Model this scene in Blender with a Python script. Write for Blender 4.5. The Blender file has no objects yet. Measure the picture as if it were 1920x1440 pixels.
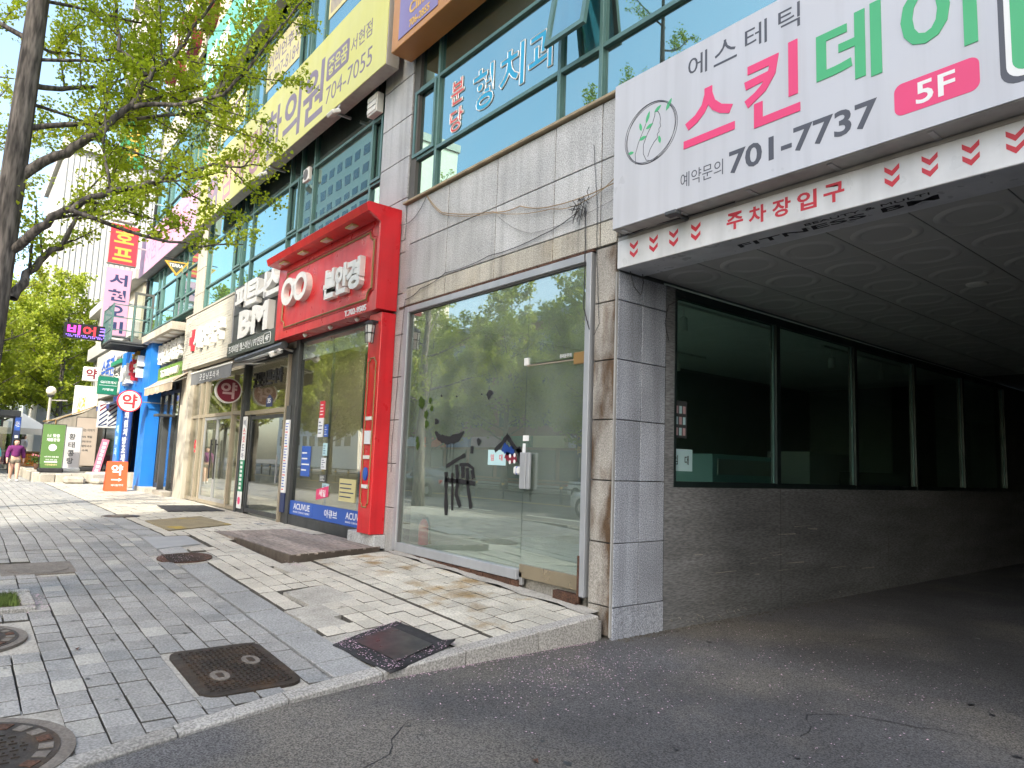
import bpy, math, random
import numpy as np
from mathutils import Vector, Matrix
random.seed(7)
RNG = np.random.default_rng(11)
S = bpy.context.scene
COL = S.collection
TMP = bpy.data.scenes.new('scratch')      # empty scene where text and skins are turned into meshes

# ------------------------------------------------------------ camera
cd = bpy.data.cameras.new('camera')
cd.sensor_fit = 'HORIZONTAL'; cd.sensor_width = 36.0; cd.lens = 24.306
cd.clip_start = 0.05; cd.clip_end = 900
cam = bpy.data.objects.new('camera', cd)
COL.objects.link(cam)
cam.matrix_world = Matrix(((0.6278902, 0.06593576, 0.77550395, 0.0),
                           (0.77740309, -0.10100519, -0.62084007, -5.5333),
                           (0.03739437, 0.99269856, -0.11467883, 1.4),
                           (0, 0, 0, 1)))
S.camera = cam

# ------------------------------------------------------------ sky and sun
SUN_EL = math.radians(37.4)
SUN_AZ = math.atan2(0.65, -0.76)          # direction to the sun: +x, -y (over the street)
wd = bpy.data.worlds.new('World'); S.world = wd; wd.use_nodes = True
wn = wd.node_tree
bg = wn.nodes['Background']
sky = wn.nodes.new('ShaderNodeTexSky'); sky.sky_type = 'NISHITA'
sky.sun_disc = False; sky.sun_elevation = SUN_EL; sky.sun_rotation = SUN_AZ
sky.air_density = 1.0; sky.dust_density = 3.0; sky.ozone_density = 0.6
wn.links.new(sky.outputs[0], bg.inputs[0]); bg.inputs[1].default_value = 0.15
sl = bpy.data.lights.new('sun', 'SUN'); sl.energy = 2.0; sl.angle = math.radians(0.6); sl.color = (1.0, 0.93, 0.82)
so = bpy.data.objects.new('sun', sl); COL.objects.link(so)
so.location = (20, -24, 30)
dv = Vector((-0.65 * math.cos(SUN_EL), 0.76 * math.cos(SUN_EL), -math.sin(SUN_EL)))
so.rotation_euler = dv.to_track_quat('-Z', 'Y').to_euler()
S.view_settings.view_transform = 'Standard'; S.view_settings.look = 'None'
S.view_settings.exposure = 1.92; S.view_settings.gamma = 1.0
S.view_settings.use_curve_mapping = False
S.view_settings.use_white_balance = True; S.view_settings.white_balance_temperature = 6700; S.view_settings.white_balance_tint = 6   # the phone's daylight-shade balance
S.cycles.use_denoising = True
S.cycles.max_bounces = 8; S.cycles.diffuse_bounces = 4; S.cycles.glossy_bounces = 4
S.cycles.transmission_bounces = 6; S.cycles.transparent_max_bounces = 14
S.cycles.sample_clamp_indirect = 6.0
S.cycles.caustics_reflective = False; S.cycles.caustics_refractive = False

# ------------------------------------------------------------ helpers
BASE = {}
def root_of(o):
    while o.parent is not None: o = o.parent
    return o

class MB:
    def __init__(s): s.v = []; s.f = []
    def add(s, vs, fs):
        n = len(s.v); s.v += [tuple(p) for p in vs]; s.f += [tuple(i + n for i in f) for f in fs]; return s
    def box(s, x0, x1, y0, y1, z0, z1, ch=0.0):
        if x0 > x1: x0, x1 = x1, x0
        if y0 > y1: y0, y1 = y1, y0
        if z0 > z1: z0, z1 = z1, z0
        if ch <= 0:
            return s.add([(x0,y0,z0),(x1,y0,z0),(x1,y1,z0),(x0,y1,z0),(x0,y0,z1),(x1,y0,z1),(x1,y1,z1),(x0,y1,z1)],
                [(0,3,2,1),(4,5,6,7),(0,1,5,4),(1,2,6,5),(2,3,7,6),(3,0,4,7)])
        lo = (x0,y0,z0); hi = (x1,y1,z1)
        ch = min(ch, (x1-x0)*.45, (y1-y0)*.45, (z1-z0)*.45)
        idx = {}; vs = []
        for sx in (0,1):
            for sy in (0,1):
                for sz in (0,1):
                    sg = (sx,sy,sz)
                    for ax in range(3):
                        p = [ (hi[k]-(0 if k==ax else ch)) if sg[k] else (lo[k]+(0 if k==ax else ch)) for k in range(3)]
                        idx[(sg,ax)] = len(vs); vs.append(p)
        fs = []
        def st(a, val, b, vb, c, vc):
            q=[0,0,0]; q[a]=val; q[b]=vb; q[c]=vc; return tuple(q)
        for a in range(3):
            b,c = (a+1)%3,(a+2)%3
            for val in (0,1):
                q = [idx[(st(a,val,b,i,c,j),a)] for i,j in ((0,0),(1,0),(1,1),(0,1))]
                fs.append(q if val else q[::-1])
            for i in (0,1):
                for j in (0,1):
                    q = [idx[(st(a,0,b,i,c,j),b)], idx[(st(a,1,b,i,c,j),b)], idx[(st(a,1,b,i,c,j),c)], idx[(st(a,0,b,i,c,j),c)]]
                    fs.append(q if (i ^ j) else q[::-1])
        for sg in [(i,j,k) for i in (0,1) for j in (0,1) for k in (0,1)]:
            q = [idx[(sg,0)], idx[(sg,1)], idx[(sg,2)]]
            fs.append(q if (sum(sg)%2==1) else q[::-1])
        return s.add(vs, fs)
    def prism(s, pts, plane, d0, d1):
        """polygon in a plane ('xz','yz','xy'), extruded along the third axis"""
        n = len(pts)
        def P(a,b,d): return {'xz':(a,d,b),'yz':(d,a,b),'xy':(a,b,d)}[plane]
        vs = [P(a,b,d0) for a,b in pts] + [P(a,b,d1) for a,b in pts]
        fs = [tuple(range(n)), tuple(range(2*n-1,n-1,-1))] + [(i,i+n,(i+1)%n+n,(i+1)%n) for i in range(n)]
        return s.add(vs, fs)
    def tube(s, pts, r, n=6, closed=False, cap=True):
        pts = [Vector(p) for p in pts]; m = len(pts)
        rs = r if isinstance(r,(list,tuple)) else [r]*m
        vs=[]; up=None
        for i,p in enumerate(pts):
            a = pts[i-1] if (i>0 or closed) else p
            b = pts[(i+1)%m] if (i<m-1 or closed) else p
            t = (b-a)
            if t.length < 1e-9: t = Vector((0,0,1))
            t.normalize()
            if up is None:
                up = Vector((0,0,1)) if abs(t.z)<.9 else Vector((1,0,0))
            u = up - t*up.dot(t)
            if u.length < 1e-5: u = t.orthogonal()
            u.normalize(); up = u; w = t.cross(u)
            for k in range(n):
                an = 2*math.pi*k/n
                vs.append(p + (u*math.cos(an)+w*math.sin(an))*rs[i])
        fs=[]
        for i in range(m if closed else m-1):
            j=(i+1)%m
            for k in range(n):
                k2=(k+1)%n
                fs.append((i*n+k, i*n+k2, j*n+k2, j*n+k))
        if cap and not closed:
            fs.append(tuple(range(n-1,-1,-1))); fs.append(tuple((m-1)*n+k for k in range(n)))
        return s.add(vs,fs)
    def lathe(s, prof, c, n=16, axis='z', close=True):
        vs=[]
        for r,h in prof:
            for k in range(n):
                a=2*math.pi*k/n; q=(r*math.cos(a), r*math.sin(a), h)
                if axis=='y': q=(q[0],q[2],q[1])
                if axis=='x': q=(q[2],q[0],q[1])
                vs.append((c[0]+q[0],c[1]+q[1],c[2]+q[2]))
        fs=[]; m=len(prof)
        for i in range(m-1):
            for k in range(n):
                k2=(k+1)%n; fs.append((i*n+k,i*n+k2,(i+1)*n+k2,(i+1)*n+k))
        if close:
            fs.append(tuple(range(n-1,-1,-1))); fs.append(tuple((m-1)*n+k for k in range(n)))
        return s.add(vs,fs)
    def xf(s, M):
        s.v = [tuple(M @ Vector(p)) for p in s.v]; return s
    def build(s, name, m, parent=None, smooth=False, recalc=False):
        return mk(name, s.v, s.f, m, parent, smooth, recalc)

def mk(name, v, f, m, parent=None, smooth=False, recalc=False, m2=None, mi=None):
    v = np.asarray(v, dtype=float).reshape(-1,3)
    if parent is not None:
        off = np.array(BASE.get(root_of(parent).name, (0,0,0)))
    else:
        lo, hi = v.min(0), v.max(0); off = np.array([(lo[0]+hi[0])/2,(lo[1]+hi[1])/2,lo[2]])
    me = bpy.data.meshes.new(name)
    me.from_pydata((v-off).tolist(), [], f)
    if recalc:
        import bmesh
        b = bmesh.new(); b.from_mesh(me); bmesh.ops.recalc_face_normals(b, faces=b.faces); b.to_mesh(me); b.free()
    if smooth:
        me.polygons.foreach_set('use_smooth', [True]*len(me.polygons))
    me.materials.append(MAT[m] if isinstance(m,str) else m)
    if m2:
        me.materials.append(MAT[m2]); me.polygons.foreach_set('material_index', mi)
    o = bpy.data.objects.new(name, me); COL.objects.link(o)
    if parent is not None: o.parent = parent
    else:
        o.location = off; BASE[o.name] = tuple(off)
    return o

def tag(o, label, cat, group=None):
    o['label'] = label; o['category'] = cat
    if group: o['group'] = group
    return o
def thing(name, label, cat, loc=(0,0,0), group=None, local=False):
    o = bpy.data.objects.new(name, None); COL.objects.link(o)
    o.empty_display_size = .2
    o.location = loc; BASE[o.name] = (0,0,0) if local else tuple(loc)
    return tag(o, label, cat, group)
def struct(o): o['kind'] = 'structure'; return o
def stuff(o): o['kind'] = 'stuff'; return o
def copy_tree(o, parent=None):
    c = o.copy(); COL.objects.link(c); c.parent = parent
    for ch in list(o.children): copy_tree(ch, c)
    return c

# text: built from the default font's outlines, fitted to a width and a height
TXC = {}
def txt_mesh(body, depth, off, res=3):
    key = (body, round(depth,4), off)
    if key in TXC: return TXC[key]
    cu = bpy.data.curves.new('t','FONT'); cu.body = body; cu.extrude = 0.5; cu.offset = off; cu.resolution_u = res
    cu.space_line = 1.0
    o = bpy.data.objects.new('t', cu); TMP.collection.objects.link(o)
    TMP.view_layers[0].update()
    me = bpy.data.meshes.new_from_object(o.evaluated_get(TMP.view_layers[0].depsgraph))
    v = np.empty(len(me.vertices)*3); me.vertices.foreach_get('co', v); v = v.reshape(-1,3)
    f = [tuple(p.vertices) for p in me.polygons]
    bpy.data.objects.remove(o); bpy.data.curves.remove(cu); bpy.data.meshes.remove(me)
    TXC[key] = (v,f); return v,f
FACADE = ((1,0,0),(0,0,1)); BLADE = ((0,1,0),(0,0,1)); SOFFIT = ((1,0,0),(0,-1,0))
def txt(body, c, w, h, depth, m, parent, frame=FACADE, off=0.012, name='lettering', shear=0.0, ref=None):
    """c = centre of the writing on its surface; stands `depth` proud of it"""
    v,f = txt_mesh(body, depth, off)
    b0 = v if ref is None else txt_mesh(body, depth, ref)[0]
    lo,hi = b0.min(0), b0.max(0)
    sx = w/(hi[0]-lo[0]); sy = h/(hi[1]-lo[1]); sz = depth/(v[:,2].max()-v[:,2].min())
    x = (v[:,0]-(lo[0]+hi[0])/2)*sx; y = (v[:,1]-(lo[1]+hi[1])/2)*sy; z = (v[:,2]-v[:,2].min())*sz
    x = x + shear*y
    R = np.array(frame[0],float); U = np.array(frame[1],float); N = np.cross(R,U)
    q = np.array(c,float) + x[:,None]*R + y[:,None]*U + z[:,None]*N
    return mk(name, q, f, m, parent)

def txt_outline(body, c, w, h, r, m, parent, frame=FACADE, off=0.02, name='letter_outline'):
    """a raised line round the edge of every stroke"""
    v,f = txt_mesh(body, .002, off); lo,hi = v.min(0), v.max(0)
    top = [q for q in f if all(v[i][2] > hi[2]-1e-4 for i in q)]; cnt = {}
    for q in top:
        for a,b in zip(q, q[1:]+q[:1]):
            k = (min(a,b),max(a,b)); cnt[k] = cnt.get(k,0)+1
    pos = {}
    def key(i): return (round(float(v[i][0]),4), round(float(v[i][1]),4))
    e2 = {}
    for (a,b),n in cnt.items():
        if n == 1:
            k = tuple(sorted((key(a),key(b)))); e2[k] = e2.get(k,0)+1
    R = np.array(frame[0],float); U = np.array(frame[1],float)
    mb = MB()
    for (p,q),n in e2.items():
        if n != 1 or p == q: continue
        P = [tuple(np.array(c)+R*((x-(lo[0]+hi[0])/2)*w/(hi[0]-lo[0]))+U*((y-(lo[1]+hi[1])/2)*h/(hi[1]-lo[1]))) for x,y in (p,q)]
        mb.tube(P, r, 4)
    return stuff(mb.build(name, m, parent))

# ------------------------------------------------------------ materials
MAT = {}
def nt(name):
    m = bpy.data.materials.new(name); m.use_nodes = True; t = m.node_tree
    MAT[name] = m
    return m, t, t.nodes['Principled BSDF']
def N(t, kind, **kw):
    n = t.nodes.new(kind)
    for k,v in kw.items(): setattr(n,k,v)
    return n
def mat(name, col, rough=.6, metal=0.0, var=0.12, vs=1.5, fine=0.0, fs=60.0, bump=0.0, bs=40.0, objvar=0.0,
        streak=0.0, col2=None, c2s=0.6, c2lo=.5, c2hi=.7, spec=.5, coat=0.0, stretch=(1,1,1), emit=0.0):
    """base colour with cloudy wear, fine speckle, vertical grime streaks and a second tone in patches"""
    m,t,b = nt(name); L = t.links.new
    pos = N(t,'ShaderNodeNewGeometry').outputs['Position']
    mp = N(t,'ShaderNodeVectorMath',operation='MULTIPLY'); mp.inputs[1].default_value = stretch; L(pos, mp.inputs[0]); pos2 = mp.outputs[0]
    cur = N(t,'ShaderNodeRGB'); cur.outputs[0].default_value = (*col,1); cur = cur.outputs[0]
    def mixc(fac, a, bcol, mode='MIX'):
        x = N(t,'ShaderNodeMix',data_type='RGBA',blend_type=mode)
        if isinstance(fac,float): x.inputs[0].default_value = fac
        else: L(fac, x.inputs[0])
        L(a, x.inputs[6])
        if isinstance(bcol,tuple): x.inputs[7].default_value = (*bcol,1)
        else: L(bcol, x.inputs[7])
        return x.outputs[2]
    def noise(scale, detail=4, vec=pos2):
        n = N(t,'ShaderNodeTexNoise'); n.inputs['Scale'].default_value = scale; n.inputs['Detail'].default_value = detail
        L(vec, n.inputs['Vector']); return n.outputs['Fac']
    def mr(x, a, b_, c, d):
        n = N(t,'ShaderNodeMapRange'); n.inputs[1].default_value=a; n.inputs[2].default_value=b_; n.inputs[3].default_value=c; n.inputs[4].default_value=d
        L(x,n.inputs[0]); return n.outputs[0]
    def val(x):
        c = N(t,'ShaderNodeCombineColor'); [L(x,c.inputs[i]) for i in range(3)]; return c.outputs[0]
    if col2 is not None:
        cur = mixc(mr(noise(c2s,6),c2lo,c2hi,0,1), cur, col2)
    if var: cur = mixc(1.0, cur, val(mr(noise(vs,5),.3,.7,1-var,1+var)),'MULTIPLY')
    if fine: cur = mixc(1.0, cur, val(mr(noise(fs,2),.36,.64,1-fine,1+fine)),'MULTIPLY')
    if streak:
        sv = N(t,'ShaderNodeVectorMath',operation='MULTIPLY'); sv.inputs[1].default_value=(7,7,.35); L(pos,sv.inputs[0])
        cur = mixc(1.0, cur, val(mr(noise(1.0,5,sv.outputs[0]),.45,.72,1,1-streak)),'MULTIPLY')
    if objvar:
        oi = N(t,'ShaderNodeObjectInfo').outputs['Random']
        cur = mixc(1.0, cur, val(mr(oi,0,1,1-objvar,1+objvar)),'MULTIPLY')
    L(cur, b.inputs['Base Color'])
    b.inputs['Roughness'].default_value = rough; b.inputs['Metallic'].default_value = metal
    b.inputs['Specular IOR Level'].default_value = spec; b.inputs['Coat Weight'].default_value = coat
    if rough > .15 and var:
        L(mr(noise(vs*2.3,4),.3,.7,max(.05,rough-.12),min(1,rough+.12)), b.inputs['Roughness'])
    if emit:
        L(cur,b.inputs['Emission Color']); b.inputs['Emission Strength'].default_value = emit
    if bump:
        n = N(t,'ShaderNodeBump'); n.inputs['Strength'].default_value = bump; n.inputs['Distance'].default_value=.01
        L(noise(bs,4), n.inputs['Height']); L(n.outputs[0], b.inputs['Normal'])
    return m
def glass(name, tint, refl=0.10, rough=0.0, gtint=(1,1,1), power=4.0, dirt=0.0):
    """a thin sheet: looks through with a tint, mirrors more at a slant"""
    m,t,b = nt(name); L=t.links.new; t.nodes.remove(b)
    out = t.nodes['Material Output']
    tr = N(t,'ShaderNodeBsdfTransparent'); tr.inputs[0].default_value=(*tint,1)
    gl = N(t,'ShaderNodeBsdfGlossy'); gl.inputs['Roughness'].default_value=rough; gl.inputs[0].default_value=(*gtint,1)
    lw = N(t,'ShaderNodeLayerWeight'); lw.inputs[0].default_value=.5
    pw = N(t,'ShaderNodeMath',operation='POWER'); L(lw.outputs['Facing'],pw.inputs[0]); pw.inputs[1].default_value=power
    mr = N(t,'ShaderNodeMapRange'); mr.inputs[3].default_value=refl; mr.inputs[4].default_value=1.0; L(pw.outputs[0],mr.inputs[0])
    nz = N(t,'ShaderNodeTexNoise'); nz.inputs['Scale'].default_value=.9; nz.inputs['Detail'].default_value=1
    g = N(t,'ShaderNodeNewGeometry'); L(g.outputs['Position'],nz.inputs['Vector'])
    bp = N(t,'ShaderNodeBump'); bp.inputs['Strength'].default_value=.02; bp.inputs['Distance'].default_value=.05; L(nz.outputs['Fac'],bp.inputs['Height'])
    L(bp.outputs[0],gl.inputs['Normal'])
    mx = N(t,'ShaderNodeMixShader'); L(mr.outputs[0],mx.inputs[0]); L(tr.outputs[0],mx.inputs[1]); L(gl.outputs[0],mx.inputs[2])
    last = mx.outputs[0]
    if dirt:
        df = N(t,'ShaderNodeBsdfDiffuse'); df.inputs[0].default_value=(.6,.66,.62,1)  # pale film: dirt plus a milky haze painted over the pane
        n2 = N(t,'ShaderNodeTexNoise'); n2.inputs['Scale'].default_value=1.4; n2.inputs['Detail'].default_value=6; L(g.outputs['Position'],n2.inputs['Vector'])
        m2 = N(t,'ShaderNodeMapRange'); m2.inputs[1].default_value=.3; m2.inputs[2].default_value=.8; m2.inputs[3].default_value=dirt*.5; m2.inputs[4].default_value=dirt*1.6; L(n2.outputs['Fac'],m2.inputs[0])
        mx2 = N(t,'ShaderNodeMixShader'); L(m2.outputs[0],mx2.inputs[0]); L(last,mx2.inputs[1]); L(df.outputs[0],mx2.inputs[2]); last = mx2.outputs[0]
    L(last,out.inputs[0]); return m
def leafmat(name, a, b_, trans=.45):
    m,t,b = nt(name); L=t.links.new; t.nodes.remove(b)
    out=t.nodes['Material Output']; g=N(t,'ShaderNodeNewGeometry')
    n=N(t,'ShaderNodeTexNoise'); n.inputs['Scale'].default_value=1.7; n.inputs['Detail'].default_value=5; L(g.outputs['Position'],n.inputs['Vector'])
    n3=N(t,'ShaderNodeTexNoise'); n3.inputs['Scale'].default_value=23; n3.inputs['Detail'].default_value=1; L(g.outputs['Position'],n3.inputs['Vector'])
    ad=N(t,'ShaderNodeMath',operation='MULTIPLY_ADD'); ad.inputs[1].default_value=.5; L(n3.outputs['Fac'],ad.inputs[0]); L(n.outputs['Fac'],ad.inputs[2])
    mr=N(t,'ShaderNodeMapRange'); mr.inputs[1].default_value=.5; mr.inputs[2].default_value=1.0; L(ad.outputs[0],mr.inputs[0])
    mx=N(t,'ShaderNodeMix',data_type='RGBA'); mx.inputs[6].default_value=(*a,1); mx.inputs[7].default_value=(*b_,1); L(mr.outputs[0],mx.inputs[0])
    d=N(t,'ShaderNodeBsdfPrincipled'); d.inputs['Roughness'].default_value=.5; L(mx.outputs[2],d.inputs['Base Color'])
    tr=N(t,'ShaderNodeBsdfTranslucent'); L(mx.outputs[2],tr.inputs[0])
    ms=N(t,'ShaderNodeMixShader'); ms.inputs[0].default_value=trans; L(d.outputs[0],ms.inputs[1]); L(tr.outputs[0],ms.inputs[2]); L(ms.outputs[0],out.inputs[0])
    return m

mat('granite',(.42,.428,.435),.6,var=.14,vs=1.3,fine=.34,fs=72,objvar=.07,streak=.22,bump=.08,bs=120)
mat('granite_stain',(.43,.41,.36),.7,var=.2,vs=2,fine=.34,fs=72,objvar=.06,streak=.4,col2=(.33,.29,.22),c2s=1.3); mat('granite_warm',(.43,.40,.34),.6,var=.12,vs=1.0,fine=.2,fs=40,objvar=.06,streak=.25)
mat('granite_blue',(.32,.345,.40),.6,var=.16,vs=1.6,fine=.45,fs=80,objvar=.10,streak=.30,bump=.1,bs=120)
mat('granite_rust',(.33,.31,.28),.7,var=.2,vs=2.0,fine=.4,fs=75,objvar=.06,streak=.45,col2=(.095,.055,.027),c2s=1.3,c2lo=.46,c2hi=.58,bump=.15,bs=90,stretch=(2.2,2.2,.8))
mat('joint',(.10,.10,.095),.9)
mat('mortar',(.085,.08,.07),.95,var=.2,vs=3,fine=.2)
mat('asphalt',(.080,.079,.081),.9,var=.34,vs=.55,fine=.60,fs=92,bump=.5,bs=95,col2=(.118,.110,.098),c2s=.7,c2lo=.47,c2hi=.62)
mat('road_paint',(.6,.6,.57),.7,fine=.2); mat('road_paint_yellow',(.6,.38,.05),.7,fine=.2)
mat('tile_grey',(.272,.270,.262),.85,var=.13,vs=3,fine=.24,fs=60,objvar=.14,bump=.2,bs=140,col2=(.19,.2,.205),c2s=.8)
mat('tile_pale',(.35,.345,.32),.85,var=.1,vs=3,fine=.2,fs=60,objvar=.08,bump=.2,bs=140)
mat('tile_cream',(.47,.445,.385),.8,var=.13,vs=2,fine=.15,fs=50,objvar=.09,bump=.1,bs=100,col2=(.38,.36,.32),c2s=1.0)
mat('tile_dirty',(.46,.44,.38),.75,var=.18,vs=2.2,fine=.2,fs=50,objvar=.1,bump=.15,bs=90,col2=(.27,.19,.09),c2s=2.4,c2lo=.54,c2hi=.72)
mat('cement',(.36,.345,.31),.9,var=.2,vs=3,fine=.2,fs=50)
mat('kerb_stone',(.33,.32,.30),.85,var=.15,vs=2,fine=.35,fs=60,objvar=.08,bump=.2,bs=130,col2=(.26,.25,.23),c2s=1.5)
mat('strip_stone',(.27,.275,.275),.85,var=.14,vs=2,fine=.24,fs=60,objvar=.07)
mat('iron',(.055,.045,.038),.55,metal=.55,var=.25,vs=4,fine=.25,fs=80,col2=(.085,.055,.035),c2s=3)
mat('iron_pale',(.17,.15,.13),.7,metal=.2,var=.2,vs=5,fine=.2)
mat('rubber',(.018,.018,.021),.75,var=.3,vs=4,fine=.3); mat('rubber_smooth',(.03,.031,.034),.38,var=.3,vs=3)
mat('yellow_mat',(.23,.19,.115),.95,var=.2,vs=3,fine=.25,col2=(.35,.25,.04),c2s=1.6,c2lo=.56,c2hi=.62)
mat('deck_wood',(.25,.21,.185),.7,var=.3,vs=2.0,fine=.3,fs=40,objvar=.18,stretch=(.15,1,1),bump=.3,bs=50)
mat('deck_edge',(.09,.07,.055),.7,var=.3,vs=4)
mat('red_paint',(.62,.014,.022),.36,var=.12,vs=1.6,coat=.2,streak=.16); mat('red_dark',(.42,.01,.02),.4,var=.08)
mat('gold_line',(.25,.15,.05),.5); mat('white_letter',(.72,.72,.69),.4,var=.06,vs=3,streak=.1)
mat('white_face',(.50,.515,.56),.38,var=.04,vs=.7,streak=.11); mat('white_panel',(.66,.66,.64),.5,var=.05)
mat('strip_face',(.64,.65,.67),.35,var=.12,vs=3,streak=.12)
mat('alu',(.42,.43,.44),.4,metal=.6,var=.1); mat('alu_blue',(.40,.42,.45),.45,metal=.35,var=.08,streak=.1); mat('alu_dark',(.07,.075,.08),.45,metal=.5)
mat('alu_tan',(.38,.33,.25),.4,metal=.4,var=.08)
mat('steel_door',(.33,.28,.20),.35,metal=.6,var=.12)
mat('teal_frame',(.09,.18,.17),.45,metal=.15,var=.08,vs=3); mat('frame_dark',(.02,.034,.034),.4,metal=.3); mat('sill_tan',(.30,.24,.15),.6,var=.3,vs=4)
mat('grey_cabinet',(.36,.35,.33),.55,var=.1,streak=.2)
mat('black_paint',(.02,.021,.022),.5); mat('dark_letter',(.07,.075,.095),.5,var=.0); mat('pink',(.70,.05,.17),.45,var=.03); mat('leaf_green',(.06,.40,.17),.45,var=.03)
mat('chev_red',(.55,.03,.05),.5,var=.05); mat('print_black',(.012,.012,.015),.55,var=.0); mat('print_red',(.6,.03,.05),.55,var=0); mat('print_blue',(.03,.10,.42),.5,var=0); mat('print_navy',(.02,.035,.11),.5,var=0)
mat('print_white',(.75,.76,.76),.5,var=0); mat('paper_blue',(.42,.62,.66),.7,var=.03); mat('paper_white',(.7,.72,.74),.6,var=.03)
mat('yellow_face',(.57,.55,.15),.4,var=.03,vs=.6,streak=.04); mat('mauve',(.20,.16,.21),.5,var=.03); mat('mauve_pink',(.36,.19,.22),.5,var=.03)
mat('sign_yellow',(.60,.54,.27),.6,var=.04); mat('green_face',(.10,.38,.28),.45,var=.04,streak=.05); mat('pink_face',(.52,.29,.42),.5,var=.04)
mat('purple_face',(.20,.17,.34),.5,var=.05); mat('orange_frame',(.42,.20,.06),.5,var=.12); mat('gold_text',(.6,.36,.06),.45,var=0)
mat('cyan_letter',(.015,.30,.52),.45,var=.04); mat('red_letter',(.55,.07,.06),.5,var=.04)
mat('charcoal',(.055,.06,.063),.5,var=.06); mat('dark_green_grey',(.06,.072,.06),.5,var=.06)
mat('cream_brick',(.44,.42,.36),.7,var=.07,vs=2,fine=.08,objvar=.05); mat('cream_wall',(.43,.40,.335),.7,var=.08,streak=.1)
mat('tan_wall',(.33,.28,.20),.55,var=.08); mat('maroon',(.18,.01,.03),.45,var=.04); mat('maroon_light',(.55,.36,.38),.5,var=0)
mat('grey_fabric',(.13,.135,.14),.85,var=.1); mat('beige_fabric',(.42,.34,.25),.85,var=.12,streak=.2)
mat('blue_paint',(.012,.16,.56),.45,var=.08,streak=.06); mat('blue_dark',(.01,.045,.22),.45,var=.06)
mat('orange_board',(.72,.10,.035),.5,var=.04); mat('moss',(.10,.19,.03),.95,var=.35,vs=9,fine=.5,fs=60,bump=.8,bs=60)
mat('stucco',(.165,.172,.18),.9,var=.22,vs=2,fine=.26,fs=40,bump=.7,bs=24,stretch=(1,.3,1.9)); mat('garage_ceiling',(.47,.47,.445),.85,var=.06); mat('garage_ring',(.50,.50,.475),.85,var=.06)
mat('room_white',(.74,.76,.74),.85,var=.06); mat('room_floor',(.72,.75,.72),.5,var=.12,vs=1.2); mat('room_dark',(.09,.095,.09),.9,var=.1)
mat('room_grey',(.30,.32,.31),.8,var=.1); mat('trim_grey',(.33,.33,.32),.6,streak=.3); mat('room_warm',(.52,.47,.36),.85,var=.05); mat('core',(.13,.14,.14),.9); mat('blind',(.42,.47,.46),.8,var=.05)
mat('lamp_white',(.7,.7,.66),.4,var=.02); mat('extinguisher_red',(.75,.04,.04),.3,var=.05)
mat('cable',(.02,.02,.022),.6,var=0); mat('cable_tan',(.30,.22,.13),.7,var=.1); mat('cable_grey',(.12,.12,.12),.7,var=0)
mat('rust',(.075,.036,.022),.85,var=.35,vs=6,fine=.4)
mat('bark',(.11,.096,.083),.95,var=.5,vs=10,fine=.6,fs=26,stretch=(1,1,.16),bump=1.0,bs=22)
leafmat('ginkgo',(.31,.44,.02),(.58,.65,.05),.55); leafmat('ginkgo_far',(.20,.29,.015),(.40,.44,.04),.5); leafmat('hedge_leaf',(.05,.10,.015),(.10,.17,.03))
mat('grass_blade',(.10,.15,.03),.8,var=.3,vs=8); mat('soil',(.10,.075,.05),.95,var=.3,vs=6); mat('petal',(.60,.42,.52),.7,var=.15,vs=20)
mat('brick_red',(.24,.10,.07),.85,var=.12,vs=2,fine=.2,objvar=.05); mat('far_white',(.42,.42,.41),.7,var=.05); mat('far_cream',(.55,.50,.40),.7,var=.06,streak=.1)
mat('far_grey',(.30,.31,.32),.7,var=.08); mat('apartment',(.72,.69,.62),.8,var=.05); mat('window_dark',(.05,.07,.08),.12,var=.05,spec=.8)
mat('car_white',(.7,.7,.7),.15,var=.0,coat=.8); mat('car_dark',(.012,.013,.016),.12,var=0,coat=.9); mat('tyre',(.015,.015,.016),.8,var=.1); mat('rim',(.4,.4,.42),.3,metal=.8,var=0); mat('tail_light',(.5,.01,.01),.2,var=0)
mat('skin',(.55,.34,.25),.55,var=.05); mat('hair',(.012,.010,.009),.5,var=.1); mat('sweater',(.12,.012,.10),.85,var=.12,vs=9); mat('shorts',(.19,.16,.12),.85,var=.1); mat('shoe',(.5,.52,.55),.6); mat('sock',(.02,.025,.05),.8); mat('cyan_shirt',(.10,.45,.55),.8,var=.1); mat('pale_shirt',(.5,.48,.5),.8,var=.1); mat('trouser',(.02,.02,.03),.8)
mat('tent_white',(.75,.74,.70),.7,var=.05); mat('crate_orange',(.65,.24,.01),.5,var=.05); mat('stone_edge',(.36,.33,.28),.85,var=.2,vs=2,fine=.2,objvar=.15); mat('clear_sheet_grey',(.25,.23,.20),.3,var=.25,vs=1.2,streak=.3)
mat('banner_green',(.10,.20,.055),.5,var=.12,vs=1.3); mat('banner_white',(.52,.51,.53),.6,var=.05); mat('banner_brown',(.36,.31,.27),.7,var=.06); mat('banner_pink',(.66,.20,.30),.6,var=.05)
mat('led_black',(.008,.008,.01),.35,var=0); mat('led_pink',(.55,.03,.30),.4,var=.3,vs=25,emit=.9); mat('led_red',(.55,.02,.03),.4,var=.3,vs=25,emit=.7); mat('led_blue',(.18,.10,.6),.4,var=.3,vs=25,emit=.8)
mat('lamp_bright',(1.0,.88,.7),.4,var=0,emit=20.0); mat('lamp_glow',(1.0,.82,.55),.4,var=0,emit=2.2); mat('globe',(.72,.68,.55),.3,var=.05); mat('sign_gsgreen',(.01,.16,.09),.4,var=.04)
mat('plaster_green_sign',(.02,.22,.12),.5,var=0); mat('purple_box',(.18,.04,.12),.5,var=.1)
glass('glass_teal',(.20,.40,.38),.42,gtint=(.62,.92,.88),power=3.2,dirt=.04)
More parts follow.
